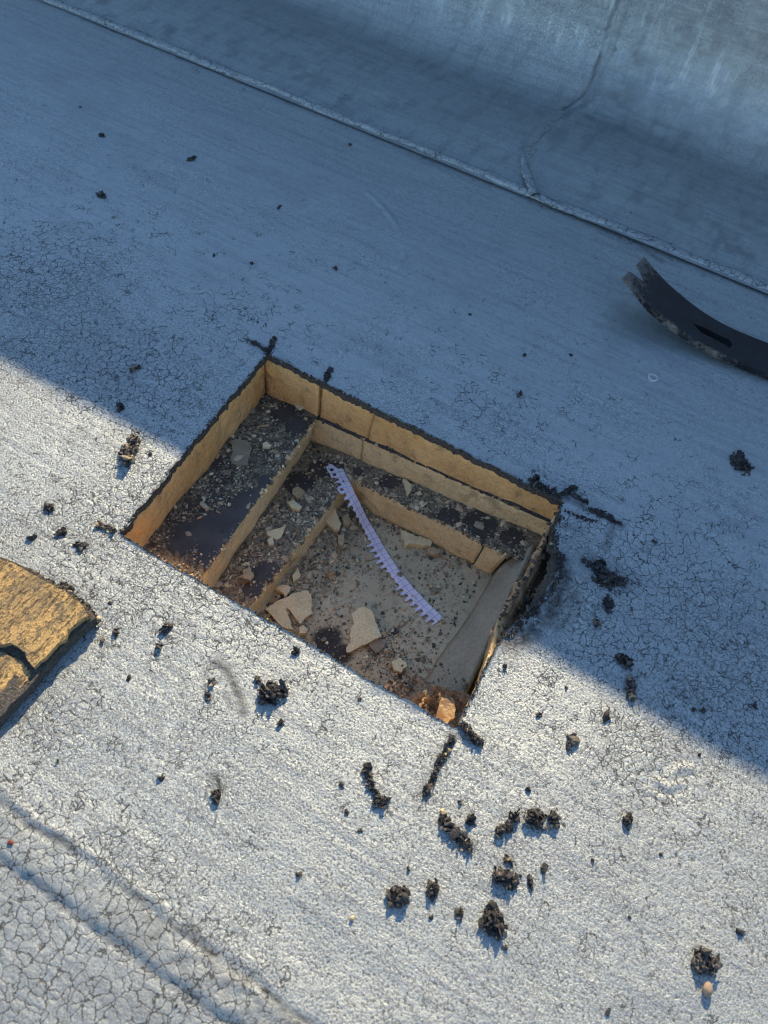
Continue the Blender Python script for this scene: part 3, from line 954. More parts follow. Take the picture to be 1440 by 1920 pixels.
def crumbs_geo(P, size, aniso=0.45, flat=0.0, lo=.62, hi=1.25):
    n = len(P)
    v = np.repeat(ICO_V[None], n, 0) * rng.uniform(lo, hi, (n, 12, 1))
    sc = np.clip(rng.normal(1, aniso, (n, 1, 3)), .28, 2.3)
    v = v * sc
    v[:, ::3] *= 1.35
    q = rng.normal(size=(n, 4)); q /= np.linalg.norm(q, axis=1)[:, None]
    w, x, y, z = q.T
    Rm = np.stack([np.stack([1 - 2 * (y * y + z * z), 2 * (x * y - z * w), 2 * (x * z + y * w)], -1),
                   np.stack([2 * (x * y + z * w), 1 - 2 * (x * x + z * z), 2 * (y * z - x * w)], -1),
                   np.stack([2 * (x * z - y * w), 2 * (y * z + x * w), 1 - 2 * (x * x + y * y)], -1)], 1)
    v = np.einsum('nij,nkj->nki', Rm, v)
    if flat: v[..., 2] *= (1 - flat)
    v = v * np.asarray(size)[:, None, None] + np.asarray(P)[:, None, :]
    f = (ICO_F[None] + 12 * np.arange(n)[:, None, None]).reshape(-1, 3)
    return v.reshape(-1, 3), f


def palette(n, pal, wts):
    pal = np.array(pal); k = rng.choice(len(pal), n, p=np.array(wts) / sum(wts))
    return pal[k] * rng.uniform(.7, 1.3, (n, 1))


TARP = [(.018, .018, .019), (.035, .034, .033), (.07, .066, .06), (.20, .16, .11), (.5, .38, .2)]


def lump(path, rad, hgt, label, name='tar_crumb', cat='tar crumb', wts=(40, 35, 18, 5, 1), cs=1.0, group=None, z0=0.0, dens=1.0):
    """a clot of tar crumbs built along a pixel path; rad in photo pixels, hgt in mm"""
    pts = np.array([at(px, py, z0) for px, py in path])
    pts[:, 2] = [float(roof_h(np.array(p[0]), np.array(p[1]))) + z0 for p in pts]
    sc = np.linalg.norm(at(path[0][0] + 10, path[0][1], z0) - at(path[0][0], path[0][1], z0)) / 10
    r = rad * sc
    if len(pts) == 1: pts = np.vstack([pts, pts + np.array([.0005, .0003, 0])])
    d = np.concatenate([[0], np.cumsum(np.linalg.norm(np.diff(pts, axis=0), axis=1))])
    hz = hgt * .00046
    c = .00105 * cs
    n = int(np.clip(dens * (d[-1] + 1.6 * r) * r * 2 * (1 + hz / .006) / (c * c) * .55, 7, 520))
    sd = int(path[0][0] + 3 * path[0][1])
    s = rng.uniform(-.0, 1, n) * d[-1]
    cx = np.stack([np.interp(s, d, pts[:, k]) for k in range(3)], 1)
    off = rng.normal(size=(n, 3)); off /= np.linalg.norm(off, axis=1)[:, None]
    rr = rng.random(n) ** (1 / 2.2)
    ang = np.arctan2(off[:, 1], off[:, 0])
    wob = 1 + .75 * fbm(s * 1.0 + np.cos(ang) * .004, np.sin(ang) * .004, .0045, 2, sd) + .35 * fbm(s, s * 0, .008, 2, sd + 1)
    wob = np.clip(wob, .25, 1.9)
    P = cx + off * rr[:, None] * np.stack([r * wob, r * 1.15 * wob, np.full(n, hz * .5)], 1)
    P[:, 2] = cx[:, 2] + np.abs(P[:, 2] - cx[:, 2]) * 1.9 * (.4 + .6 * wob) + c * .2
    sizes = c * np.clip(np.exp(rng.normal(-.1, .5, n)), .35, 2.6)
    v, f = crumbs_geo(P, sizes, .62, 0, .45, 1.3)
    v[:, 2] = np.maximum(v[:, 2], np.repeat(cx[:, 2], 12) - .0004)
    col = np.repeat(palette(n, TARP, wts), 12, 0)
    org = pts.mean(0)
    o = mesh_obj(name, v, f, M_TAR, cols=col, origin=org)
    return prop(o, label, cat, group)


DK = (60, 34, 8, .7, 0.25); BR = (24, 30, 28, 16, 2)
L = lump
# sunlit ground, lower right
L([(1076, 1378), (1069, 1390), (1064, 1400)], 6, 7, 'short hooked tar crumb alone on the sunny side right of the hole', wts=DK)
L([(830, 1527), (838, 1555), (862, 1572), (880, 1592)], 9, 10, 'largest branching tar crumb with a tan fleck, below the near corner', wts=(40, 35, 14, 4, 3))
L([(884, 1530), (880, 1546)], 6, 7, 'small upright tar crumb right beside the branching one', wts=DK)
L([(930, 1560), (948, 1552), (962, 1538), (965, 1526)], 8, 9, 'curved tar crumb shaped like a boomerang between two clumps', wts=DK)
L([(990, 1528), (1004, 1534), (1013, 1545)], 14, 13, 'thick tar clump, left one of the close pair', wts=DK)
L([(1035, 1524), (1038, 1545)], 9, 11, 'narrower tar clump, right one of the close pair', wts=(38, 34, 16, 8, 2))
L([(1180, 1528), (1174, 1545)], 8, 9, 'tar crumb lying alone at far right of the sunny crack patch', wts=DK)
L([(934, 1640), (944, 1646), (956, 1655)], 15, 15, 'round flaky tar clump with a small brown tuft above it', wts=(36, 34, 20, 8, 1))
L([(945, 1608), (958, 1615)], 5, 3, 'faint brown tuft above a round tar clump', 'dirt_tuft', 'dirt', BR, .9)
L([(993, 1643), (993, 1662)], 5, 6, 'thin upright tar crumb right of the round flaky clump', wts=DK)
L([(813, 1657), (812, 1676)], 12, 12, 'squarish tar clump between the left pair and the round clump', wts=DK)
L([(744, 1674), (757, 1684)], 13, 12, 'leftmost tar clump of the lower cluster', wts=DK)
L([(731, 1692)], 4, 4, 'pea sized tar crumb touching the leftmost clump', wts=DK)
L([(860, 1713)], 8, 6, 'small brown black crumb under the squarish clump', wts=(30, 30, 25, 14, 1))
L([(914, 1715), (926, 1730), (938, 1740)], 15, 17, 'tallest tar clump, lowest of the dark cluster', wts=DK)
L([(948, 1778)], 5, 4, 'tiny tar crumb below the tallest clump', wts=DK)
L([(1305, 1806), (1318, 1803), (1330, 1808)], 14, 15, 'brownish bristly clump above the tan pebble', wts=(22, 34, 34, 10, 0), cs=1.05)
L([(684, 1436), (689, 1455), (700, 1482), (712, 1503)], 6, 8, 'long bone shaped tar crumb left of the tar strand', wts=DK)
L([(706, 1508), (722, 1508)], 9, 8, 'knobby foot of the bone shaped tar crumb', wts=DK)
L([(405, 1486), (405, 1503)], 9, 11, 'dark crumb with a grey scuff above it, lower left of centre', wts=DK)
L([(500, 1296), (514, 1304), (530, 1298)], 14, 15, 'fat tar clump with yellow flecks below the hole', wts=(44, 36, 10, 3, 4))
L([(483, 1271), (482, 1282)], 5, 6, 'oval tar crumb at upper left of the fat clump', wts=DK)
L([(525, 1355)], 5, 4, 'small crumb in front of the fat clump', wts=DK)
L([(553, 1225)], 7, 6, 'tar crumb close to the near edge of the hole', wts=DK)
L([(311, 1178), (308, 1184)], 8, 7, 'compact tar crumb midway between hole and golden piece', wts=DK)
L([(297, 1211)], 6, 5, 'smaller tar crumb just below the compact one', wts=DK)
L([(216, 1180), (219, 1193)], 5, 5, 'upright tar crumb beside the corner of the golden piece', wts=DK)
L([(190, 1202)], 6, 5, 'greyish crumb near the corner of the golden piece', wts=BR)
L([(396, 1279)], 6, 5, 'grey crumb beside the brown scuff', wts=BR)
L([(389, 1306)], 6, 5, 'round grey crumb below the brown scuff', wts=(30, 40, 30, 0, 0))
L([(236, 868), (243, 845), (254, 823)], 13, 16, 'brown rubbly clump on the shadow line left of the hole', wts=(14, 26, 34, 24, 2), cs=1.15)
L([(283, 852)], 5, 4, 'small crumb beside the rubbly clump', wts=BR)
L([(88, 948), (96, 956)], 8, 5, 'flat dark crumb at the left by the shadow line', wts=DK)
L([(62, 1006)], 5, 4, 'little crumb near the left picture edge', wts=DK)
L([(112, 996), (116, 1003)], 6, 5, 'crumb between the flat dark one and the golden piece', wts=DK)
L([(146, 1018), (152, 1024)], 7, 5, 'crumb up and right of the golden piece', wts=DK)
L([(112, 1100), (128, 1106)], 9, 8, 'brown crumb pile against the upper edge of the golden piece', wts=BR)
# shaded ground
L([(186, 366), (196, 370)], 6, 6, 'oval black crumb in the shade, upper left', wts=DK)
L([(190, 254)], 5, 5, 'round black crumb in the shade, nearest the upper left corner', wts=DK)
L([(354, 300), (364, 295)], 4, 4, 'twin greenish black crumb in the shade below the seam', wts=DK)
L([(522, 389)], 4, 4, 'pinhead black crumb in the shaded middle', wts=DK)
L([(245, 694), (262, 690)], 5, 4, 'flat brown flake in the shade left of the hole', wts=BR, dens=1.2)
L([(225, 760), (225, 770)], 4, 4, 'thin crumb in the shade near the shadow line', wts=DK)
L([(1383, 860), (1392, 870), (1402, 880)], 14, 4, 'flat black smear of tar in the shade at far right', 'tar_smear', 'tar smear', DK, 1.1)
L([(975, 740)], 4, 3, 'pinhead crumb above the far right corner of the hole', wts=DK)
L([(1166, 1232), (1172, 1243)], 12, 10, 'round black clump in the shade right of the hole', wts=DK)
L([(1181, 1272), (1183, 1295), (1182, 1312)], 7, 6, 'long brown sliver crossing the shadow line', wts=BR)
L([(1138, 1128), (1142, 1142)], 10, 6, 'pointed black flake under the crumbly patch', wts=DK)
L([(1120, 1170)], 9, 4, 'brown dusty tuft right of the torn notch', 'dirt_tuft', 'dirt', BR)
L([(1108, 1058), (1125, 1070), (1120, 1090), (1150, 1085), (1165, 1090)], 15, 5, 'spread crumbly black patch right of the hole', 'tar_smear', 'tar smear', DK, 1.1, dens=.75)
L([(1318, 1333)], 5, 5, 'bean shaped crumb in the shade, far right', wts=DK)
L([(1415, 1322)], 5, 5, 'crumb in the shade by the right picture edge', wts=DK)
L([(1135, 1347)], 6, 5, 'crumb just out of the shade right of the near corner', wts=DK)
L([(1010, 1340)], 5, 4, 'small crumb in the sun close to the near corner', wts=DK)
# overcuts and strands at the corners
L([(470, 642), (486, 650), (503, 662)], 3, 4, 'tar crumb line at the far left corner, pointing left', 'tar_strand', 'tar strand', DK, .8)
L([(503, 664), (510, 648), (514, 634)], 4, 6, 'tar knot at the far left corner, pointing up', 'tar_strand', 'tar strand', DK, .8)
L([(612, 712), (617, 698), (620, 692)], 6, 6, 'tar knot at the saw kerf on the far edge', 'tar_strand', 'tar strand', DK, .8)
L([(998, 912), (1004, 900), (1008, 894)], 5, 8, 'tar knot standing on the far edge near the right corner', 'tar_strand', 'tar strand', DK, .8)
L([(1003, 906), (1030, 921), (1045, 930)], 5, 8, 'tar rope along the far edge into the right corner', 'tar_strand', 'tar strand', DK, .8)
L([(1040, 934), (1060, 925), (1072, 914), (1080, 917)], 4.5, 13, 'hooked tar rope over the right corner', 'tar_strand', 'tar strand', DK, .8)
L([(1072, 928), (1102, 943)], 4.5, 6, 'straight tar rope running right from the corner', 'tar_strand', 'tar strand', DK, .8)
L([(1105, 955), (1130, 966), (1165, 984)], 5, 3, 'thin crumbly overcut line right of the corner', 'tar_strand', 'tar strand', DK, .8, dens=.7)
L([(1060, 958), (1085, 970), (1120, 978)], 4, 2, 'broken inner overcut line below the thin one', 'tar_strand', 'tar strand', DK, .7, dens=.5)
L([(848, 1383), (838, 1405), (825, 1430), (810, 1462), (796, 1493)], 5.5, 6, 'long tar strand running down from the near corner', 'tar_strand', 'tar strand', (42, 36, 14, 5, 3), .8)
L([(866, 1360), (880, 1380), (902, 1396)], 6.5, 12, 'short raised tar strand right of the near corner', 'tar_strand', 'tar strand', (44, 36, 14, 3, 1), .8)
L([(183, 985), (200, 990), (215, 996)], 7, 6, 'brown crumb heap at the left corner of the hole', 'tar_strand', 'tar strand', BR, .8)
# pinhead specks
for px, py in ((107, 1427), (640, 1475), (648, 1520), (672, 1558), (672, 1310), (766, 1630), (974, 1643), (1110, 1613), (1016, 1627), (862, 1506), (1311, 1414), (1389, 1748), (1137, 1900), (808, 1719), (330, 1885), (1302, 1330), (1090, 1058), (655, 272), (470, 494), (400, 480), (628, 503), (982, 666), (1070, 665), (1270, 268), (1140, 322), (880, 590), (240, 1270), (205, 1130), (420, 1090), (735, 1290), (945, 1250), (1060, 1290), (150, 200), (1225, 1015), (300, 1460), (990, 1480), (1240, 1600), (560, 1640), (1180, 1720)):
    L([(px, py)], random.uniform(2.0, 3.2), 3, 'tiny black tar speck lying loose on the roof coating', 'tar_speck', 'tar speck', DK, .75, 'tiny tar specks on the roof')


# loose stuff along the cut edges
def edge_points(n):
    P = []
    for _ in range(n):
        s = random.random(); k = random.random()
        if k < .30: p = np.array([A[0] + (B[0] - A[0]) * s, YT]); o = np.array([0, 1])
        elif k < .52: p = np.array([D[0] + (A[0] - D[0]) * s, YB + (YT - YB) * s]); o = np.array([-1, 0])
        elif k < .72: p = np.array([D[0] + (Cc[0] - D[0]) * s, YB]); o = np.array([0, -1])
        else:
            y = YB + (YT - YB) * s; p = np.array([float(xR(y)), y]); o = np.array([1, 0])
        p = p + o * abs(random.gauss(0, .0011)) - o * .0006
        P.append((p[0], p[1], float(roof_h(np.array(p[0]), np.array(p[1]))) + .0004))
    return np.array(P)


ep = edge_points(900)
v, f = crumbs_geo(ep, .00062 * rng.uniform(.5, 1.6, len(ep)))
o = mesh_obj('edge_crumbs', v, f, M_TAR, roof, cols=np.repeat(palette(len(ep), TARP, (40, 35, 18, 8, 3)), 12, 0))
o['kind'] = 'stuff'

# shredded fibres hanging on the torn board, and the blackened lip of the lifted membrane
nf = 260
kk = rng.integers(0, 3, nf); jj = np.clip((notch_c[1] - yy[0]) / .0025 + rng.normal(0, 20, nf), 2, len(yy) - 3).astype(int)
fp = TEAR_ROWS[kk, jj] + rng.normal(0, .0015, (nf, 3)) + np.array([-.001, 0, .0008])
v, f = crumbs_geo(fp, .0012 * np.exp(rng.normal(0, .4, nf)), .75, 0, .4, 1.3)
o = mesh_obj('torn_fibres', v, f, M_TAR, upl, cols=np.repeat(palette(nf, [(.30, .20, .11), (.20, .13, .075), (.09, .065, .045), (.42, .31, .18), (.03, .028, .026)], (14, 30, 34, 4, 24)), 12, 0))
o['kind'] = 'stuff'
nlp = 700
ly = rng.normal(notch_c[1], .032, nlp); ly = np.clip(ly, YB + .02, YT - .02)
lxx = xR(ly) + rng.normal(.002, .0022, nlp)
lp = np.column_stack([lxx, ly, roof_h(lxx, ly) + .0002 + .001 * rng.random(nlp)])
v, f = crumbs_geo(lp, .0009 * np.exp(rng.normal(0, .4, nlp)), .6, .2, .45, 1.3)
o = mesh_obj('lip_crumbs', v, f, M_TAR, roof, cols=np.repeat(palette(nlp, TARP, (60, 30, 8, 2, 0.2)), 12, 0))
o['kind'] = 'stuff'

DUST = [(.13, .11, .085), (.23, .19, .135), (.37, .30, .20), (.50, .41, .265), (.68, .57, .36), (.085, .072, .058), (.44, .31, .16)]


def scatter(n, zf, gen, size, wts, dz=0.0004):
    P = np.zeros((0, 2))
    while len(P) < n:
        x, y, k = gen(n * 3)
        m = k > rng.random(len(k))
        P = np.vstack([P, np.stack([x[m], y[m]], 1)])
    P = P[:n]
    P = np.column_stack([P, zf(P[:, 0], P[:, 1]) + dz])
    sz = size * np.clip(np.exp(rng.normal(0, .45, n)), .4, 1.9)
    v, f = crumbs_geo(P + np.stack([0 * sz, 0 * sz, sz * .35], 1), sz, .5, .25)
    return v, f, np.repeat(palette(n, DUST, wts), 12, 0)


def stuff(name, parts, label):
    vs, fs, cs, k = [], [], [], 0
    for v, f, c in parts:
        vs.append(v); fs.append(f + k); cs.append(c); k += len(v)
    o = mesh_obj(name, np.vstack(vs), np.vstack(fs), M_CRUMB, cols=np.vstack(cs))
    return prop(o, label, None, None, 'stuff')


def uni(a, b, n): return rng.uniform(a, b, n)


def in_left1(n):
    y = uni(.24, YT - .003, n); x = uni(-.40, -.285, n)
    l = np.interp(y, [d1[1], a1[1]], [d1[0], a1[0]]); r = np.interp(y, [e1b[1], e1a[1]], [e1b[0], e1a[0]])
    k = (1 - bare1(x, y) * .97) * (fbm(x, y, .03, 3, 500) * .6 + .6)
    return x, y, np.where((x < l + .001) | (x > r - .0015), 0, k)


def in_left2(n):
    y = uni(.24, .505, n); x = uni(-.32, -.23, n)
    l = np.interp(y, [g1b[1], g1a[1]], [g1b[0], g1a[0]]); r = np.interp(y, [t3b[1], t3l[1]], [t3b[0], t3l[0]])
    r = np.where(y > b3[1], -.2, r)
    k = (1 - bare2(x, y) * .9) * (fbm(x, y, .03, 3, 501) * .5 + .65)
    return x, y, np.where((x < l + .001) | (x > r - .001), 0, k)


def in_back2(n):
    x = uni(-.27, -.02, n); y = uni(.465, .511, n)
    f_ = np.interp(x, [b3[0], b3r[0]], [b3[1], b3r[1]])
    return x, y, np.where(y < f_ + .0015, 0, (1 - bare2(x, y) * .9) * (fbm(x, y, .03, 3, 502) * .5 + .55))


def in_deck(n):
    x = uni(-.245, -.05, n); y = uni(.27, .478, n)
    l = np.interp(y, [t3b[1], t3l[1]], [t3b[0], t3l[0]]); r = -.046
    k = .10 + .9 * np.exp(-((x - l) / .035) ** 2) + .25 * np.exp(-((y - .47) / .008) ** 2)
    q = at_on(720, 1225, z3)
    k = k + .8 * np.exp(-((x - q[0]) ** 2 + (y - q[1]) ** 2) / .022 ** 2)
    q = at_on(650, 960, z3)
    k = k + .7 * np.exp(-((x - q[0]) ** 2 + (y - q[1]) ** 2) / .03 ** 2)
    return x, y, np.where((x < l + .002) | (x > r), 0, k * (fbm(x, y, .02, 3, 503) * .5 + .6))


W1 = (24, 28, 22, 12, 4, 20, 2); W2 = (16, 24, 30, 20, 8, 10, 3)
stuff('foam_crumbs', [scatter(11000, z1, in_left1, .0007, W1), scatter(1000, z1, in_left1, .0012, W1), scatter(40, z1, in_left1, .0024, (10, 18, 28, 22, 10, 8, 4))], 'grey brown foam dust and crumbs on the upper left ledge')
stuff('foam_crumbs', [scatter(9000, z2, in_left2, .00075, W2), scatter(900, z2, in_left2, .0013, W2), scatter(45, z2, in_left2, .0026, (8, 16, 28, 26, 12, 6, 4))], 'pale foam crumbs on the lower left ledge')
stuff('foam_crumbs', [scatter(4500, z2, in_back2, .00075, W2), scatter(450, z2, in_back2, .0013, W2), scatter(30, z2, in_back2, .0025, (6, 12, 26, 30, 14, 6, 6))], 'foam crumbs along the far ledge below the beige boards')
stuff('foam_crumbs', [scatter(5500, deckz, in_deck, .0008, (18, 26, 30, 22, 10, 5, 4)), scatter(380, deckz, in_deck, .0013, (12, 22, 30, 26, 12, 5, 4)), scatter(55, deckz, in_deck, .0027, (4, 10, 24, 32, 26, 2, 6))], 'crumbled foam scattered on the deck at the bottom')


def edge_chips(p, q, n, name, parent, pal):
    s = rng.random(n)[:, None]
    P = np.asarray(p)[None] * (1 - s) + np.asarray(q)[None] * s + rng.normal(0, .0011, (n, 3)) * np.array([1, 1, .5])
    v, f = crumbs_geo(P, .0010 * np.clip(np.exp(rng.normal(0, .5, n)), .4, 2.4), .5, 0, .5, 1.25)
    o = mesh_obj(name, v, f, M_CRUMB, parent, cols=np.repeat(palette(n, pal, [1] * len(pal)), 12, 0))
    o['kind'] = 'stuff'


FP = [(.70, .54, .29), (.58, .44, .22), (.40, .31, .18), (.16, .13, .10)]
edge_chips(e1a, e1b, 260, 'edge_crumbs', lol, FP)
edge_chips(t3l, t3b, 230, 'edge_crumbs', btl, FP)
edge_chips(b3, b3r, 220, 'edge_crumbs', btl, FP)
edge_chips(q3, q3r, 160, 'edge_crumbs', btl, FP)
edge_chips(a1 + np.array([.001, 0, .001]), d1, 240, 'edge_crumbs', upl, [(.56, .36, .17), (.40, .26, .12), (.2, .14, .08), (.09, .075, .06)])
edge_chips((A[0], lb - .001, z1(A[0], lb) + .001), (B[0], lb - .001, z1(B[0], lb)), 200, 'edge_crumbs', upl, [(.5, .36, .18), (.06, .055, .05), (.1, .085, .065)])


def pip(x, y, poly):
    r = False; j = len(poly) - 1
    for i in range(len(poly)):
        xi, yi = poly[i]; xj, yj = poly[j]
        if (yi > y) != (yj > y) and x < (xj - xi) * (y - yi) / (yj - yi) + xi: r = not r
        j = i
    return r


def densify(pl, sp):
    out = []
    for i in range(len(pl)):
        a = np.array(pl[i], float); b = np.array(pl[(i + 1) % len(pl)], float)
        n = max(1, int(np.linalg.norm(b - a) / sp))
        for k in range(n): out.append(a + (b - a) * k / n)
    return out


def fill2d(outline, holes=(), sp=0.004):
    """triangulated outline with holes -> (points, tris, boundary loops)"""
    loops = [[np.array(p, float) for p in outline]] + [[np.array(p, float) for p in h] for h in holes]
    pts, edges, lps = [], [], []
    for lp in loops:
        b = len(pts); n = len(lp)
        pts += lp; lps.append(list(range(b, b + n)))
        edges += [(b + i, b + (i + 1) % n) for i in range(n)]
    a = np.array(loops[0]); x0, y0 = a.min(0); x1, y1 = a.max(0)
    for x in np.arange(x0 + sp / 2, x1, sp):
        for y in np.arange(y0 + sp / 2, y1, sp):
            if pip(x, y, loops[0]) and not any(pip(x, y, h) for h in loops[1:]):
                if min(np.hypot(q[0] - x, q[1] - y) for q in pts[:lps[-1][-1] + 1]) > sp * .4: pts.append(np.array([x, y]))
    r = delaunay_2d_cdt([Vector(p) for p in pts], edges, [], 0, 1e-7)
    ov = [np.array(q) for q in r[0]]; tris = []
    for t in r[2]:
        c = sum(ov[i] for i in t) / 3
        if pip(c[0], c[1], loops[0]) and not any(pip(c[0], c[1], h) for h in loops[1:]): tris.append(list(t))
    return np.array(ov), tris


def plate(name, ov, tris, fn, mat, origin=None, parent=None, smooth=True, uv=None, **kw):
    """fn(points)->(top Nx3, bottom Nx3); closed shell round a triangulated 2D shape"""
    top, bot = fn(ov)
    n = len(ov)
    fs = [list(t) for t in tris] + [[i + n for i in t[::-1]] for t in tris]
    cnt = {}
    for t in tris:
        for a, b in ((t[0], t[1]), (t[1], t[2]), (t[2], t[0])): cnt[(a, b)] = 1
    for (a, b) in cnt:
        if (b, a) not in cnt: fs.append([b, a, a + n, b + n])
    o = mesh_obj(name, np.vstack([top, bot]), fs, mat, parent, smooth, origin=origin, uv=None if uv is None else np.vstack([uv, uv]), **kw)
    bm = bmesh.new(); bm.from_mesh(o.data); bmesh.ops.recalc_face_normals(bm, faces=bm.faces)
    for e in bm.edges:
        if len(e.link_faces) == 2 and e.calc_face_angle(0) > .7: e.smooth = False
    bm.to_mesh(o.data); bm.free()
    return o


def flake(poly, zf, thick, mat, label, name='foam_flake', cat='foam flake', tilt=0.0, seed=0, sp=.004, dz=0.001, rag=.0006, bmp=.0008):
    P = np.array([at_on(px, py, zf, thick + dz)[:2] for px, py in poly])
    out = densify(P, .0022)
    out = [p + rag * np.array([float(fbm(p[0], p[1], .004, 2, 600 + seed)), float(fbm(p[0], p[1], .004, 2, 640 + seed))]) * 2 for p in out]
    ov, tr = fill2d(out, (), sp)
    c = ov.mean(0)

    def fn(q):
        base = np.array([float(zf(a, b)) for a, b in q]) + dz + tilt * (q[:, 1] - P[:, 1].min())
        tz = base + thick * (1 + .35 * fbm(q[:, 0], q[:, 1], .02, 2, 660 + seed)) + bmp * fbm(q[:, 0], q[:, 1], .006, 3, 680 + seed)
        return np.column_stack([q, tz]), np.column_stack([c + (q - c) * .97, base])
    o = plate(name, ov, tr, fn, mat, origin=(c[0], c[1], float(zf(c[0], c[1]))))
    return prop(o, label, cat)


def z2px(pts, ox, oy, s): return [(ox + a / s, oy + b / s) for a, b in pts]


# flakes on the deck
flake(z2px([(1055, 440), (1110, 400), (1160, 390), (1215, 410), (1240, 440), (1260, 490), (1290, 570), (1315, 640), (1230, 690), (1120, 735), (1040, 780), (1005, 780), (1000, 745), (1035, 700), (1040, 640), (1038, 590), (1075, 520), (1052, 470)], 440, 1060, 4.8), deckz, .005, M_FLAKE, 'largest cream foam flake lying flat on the deck', seed=1, tilt=.08)
flake(z2px([(270, 390), (380, 330), (470, 285), (570, 245), (660, 235), (690, 270), (690, 340), (700, 430), (640, 475), (595, 530), (560, 490), (500, 410), (465, 385), (470, 420), (500, 500), (520, 580), (430, 560), (330, 450)], 440, 1060, 4.8), deckz, .004, M_FLAKE, 'wide cream flake split by a dark crack at the near edge', seed=2, tilt=.05)
flake(z2px([(375, 195), (430, 180), (500, 200), (495, 245), (450, 285), (430, 240), (380, 225)], 440, 1060, 4.8), deckz, .005, M_FLAKE, 'small cream flake above the split one', seed=3)
flake(z2px([(560, 20), (600, 85), (580, 110), (530, 145), (522, 90), (545, 60)], 440, 1060, 4.8), deckz, .005, M_FLAKE, 'triangular cream flake beside the low left foam wall', seed=4)
flake(z2px([(580, 560), (620, 540), (660, 580), (640, 610), (585, 615)], 440, 1060, 4.8), deckz, .006, M_FLAKE, 'little cream chip right of the split flake', seed=5)
flake(z2px([(845, 845), (890, 880), (960, 905), (1000, 930), (1060, 935), (1090, 960), (1140, 975), (1185, 1000), (1150, 1035), (1080, 1035), (1010, 1015), (950, 1010), (905, 1035), (890, 1010), (910, 980), (865, 930)], 590, 830, 5.333), deckz, .007, M_FLAKE, 'ragged cream flake under the far bottom board', seed=6, rag=.0012)
flake(z2px([(1120, 1060), (1190, 1045), (1250, 1070), (1240, 1120), (1180, 1115), (1125, 1095)], 590, 830, 5.333), deckz, .006, M_FLAKEO, 'orange brown chip beside the ragged cream flake', seed=7)
flake(z2px([(120, 740), (180, 650), (230, 740), (260, 830), (240, 880), (190, 870), (110, 790)], 590, 830, 5.333), deckz, .006, M_FLAKE, 'cream slab of foam fallen in the inner left corner', seed=8, tilt=.2)
flake(z2px([(280, 740), (330, 700), (365, 780), (340, 830), (290, 815)], 590, 830, 5.333), deckz, .008, M_FLAKEO, 'orange chip in the inner left corner beside the paper', seed=9)
flake(z2px([(230, 930), (290, 920), (300, 990), (270, 1030), (235, 1000)], 590, 830, 5.333), deckz, .008, M_FLAKEO, 'tan chip below the orange one in the inner left corner', seed=10)
flake([(735, 1240), (752, 1232), (764, 1248), (752, 1262), (740, 1256)], deckz, .007, M_FLAKE, 'cream chip on the deck near the dark rubble', seed=11)
flake([(690, 1205), (712, 1196), (722, 1212), (705, 1225)], deckz, .004, M_FLAKEG, 'dusty chip just right of the largest flake', seed=12)
# ledges
flake(z2px([(285, 590), (350, 575), (430, 580), (490, 610), (500, 690), (480, 760), (470, 830), (390, 845), (300, 820), (295, 760), (320, 690), (300, 640)], 380, 720, 5.54), z1, .003, M_FLAKEG, 'large flat dusty flake on the upper left ledge', seed=20)
flake(z2px([(620, 610), (660, 590), (710, 625), (690, 655), (625, 650)], 380, 720, 5.54), z1, .005, M_FLAKE, 'whitish chip on the upper left ledge', seed=21)
flake(z2px([(960, 215), (1010, 200), (1050, 235), (1010, 250)], 380, 720, 5.54), z1, .005, M_FLAKE, 'cream chip at the foot of the far orange board', seed=22)
flake(z2px([(930, 1090), (990, 1060), (1060, 1110), (1040, 1160), (980, 1185), (930, 1130)], 380, 720, 5.54), z2, .005, M_FLAKEO, 'tan square chip on the lower left ledge', seed=23)
flake(z2px([(880, 1230), (940, 1200), (1030, 1275), (1000, 1310), (930, 1290)], 380, 720, 5.54), z2, .005, M_FLAKE, 'cream chip below the tan square chip', seed=24)
flake(z2px([(860, 1145), (965, 1120), (945, 1170), (915, 1185), (870, 1165)], 200, 600, 2.88), z2, .004, M_FLAKE, 'pointed cream flake midway along the lower left ledge', seed=25, tilt=.1)
flake(z2px([(870, 1180), (895, 1170), (900, 1210), (878, 1215)], 200, 600, 2.88), z2, .005, M_FLAKE, 'small cream chip under the pointed flake', seed=26)
flake(z2px([(735, 1350), (770, 1340), (795, 1375), (780, 1405), (740, 1395)], 200, 600, 2.88), z2, .006, M_FLAKEO, 'orange chip at the near end of the lower left ledge', seed=27)
flake(z2px([(880, 360), (915, 365), (970, 420), (965, 470), (930, 530), (905, 460), (885, 400)], 590, 830, 5.333), z2, .004, M_FLAKE, 'cream flake on the far ledge above the paper', seed=28)


# rubble block in the near corner
def rubz(x, y): return -.064 + .12 * (.30 - y)


flake([(740, 1303), (752, 1296), (757, 1277), (772, 1268), (788, 1269), (805, 1283), (822, 1291), (842, 1299), (868, 1296), (884, 1305), (872, 1340), (868, 1375), (800, 1375)], lambda x, y: rubz(x, y) - .03, .03, M_FACER2, 'broken dark foam rubble filling the near corner', 'foam_rubble', 'rubble', seed=30, sp=.003, rag=.0012, bmp=.005)


def in_rub(n):
    x = uni(-.075, -.005, n); y = uni(.24, .31, n)
    return x, y, np.where(y < .258 + .35 * np.clip(-.02 - x, -.1, .05) + .006 * fbm(x, y, .01, 2, 505), .9, .06)


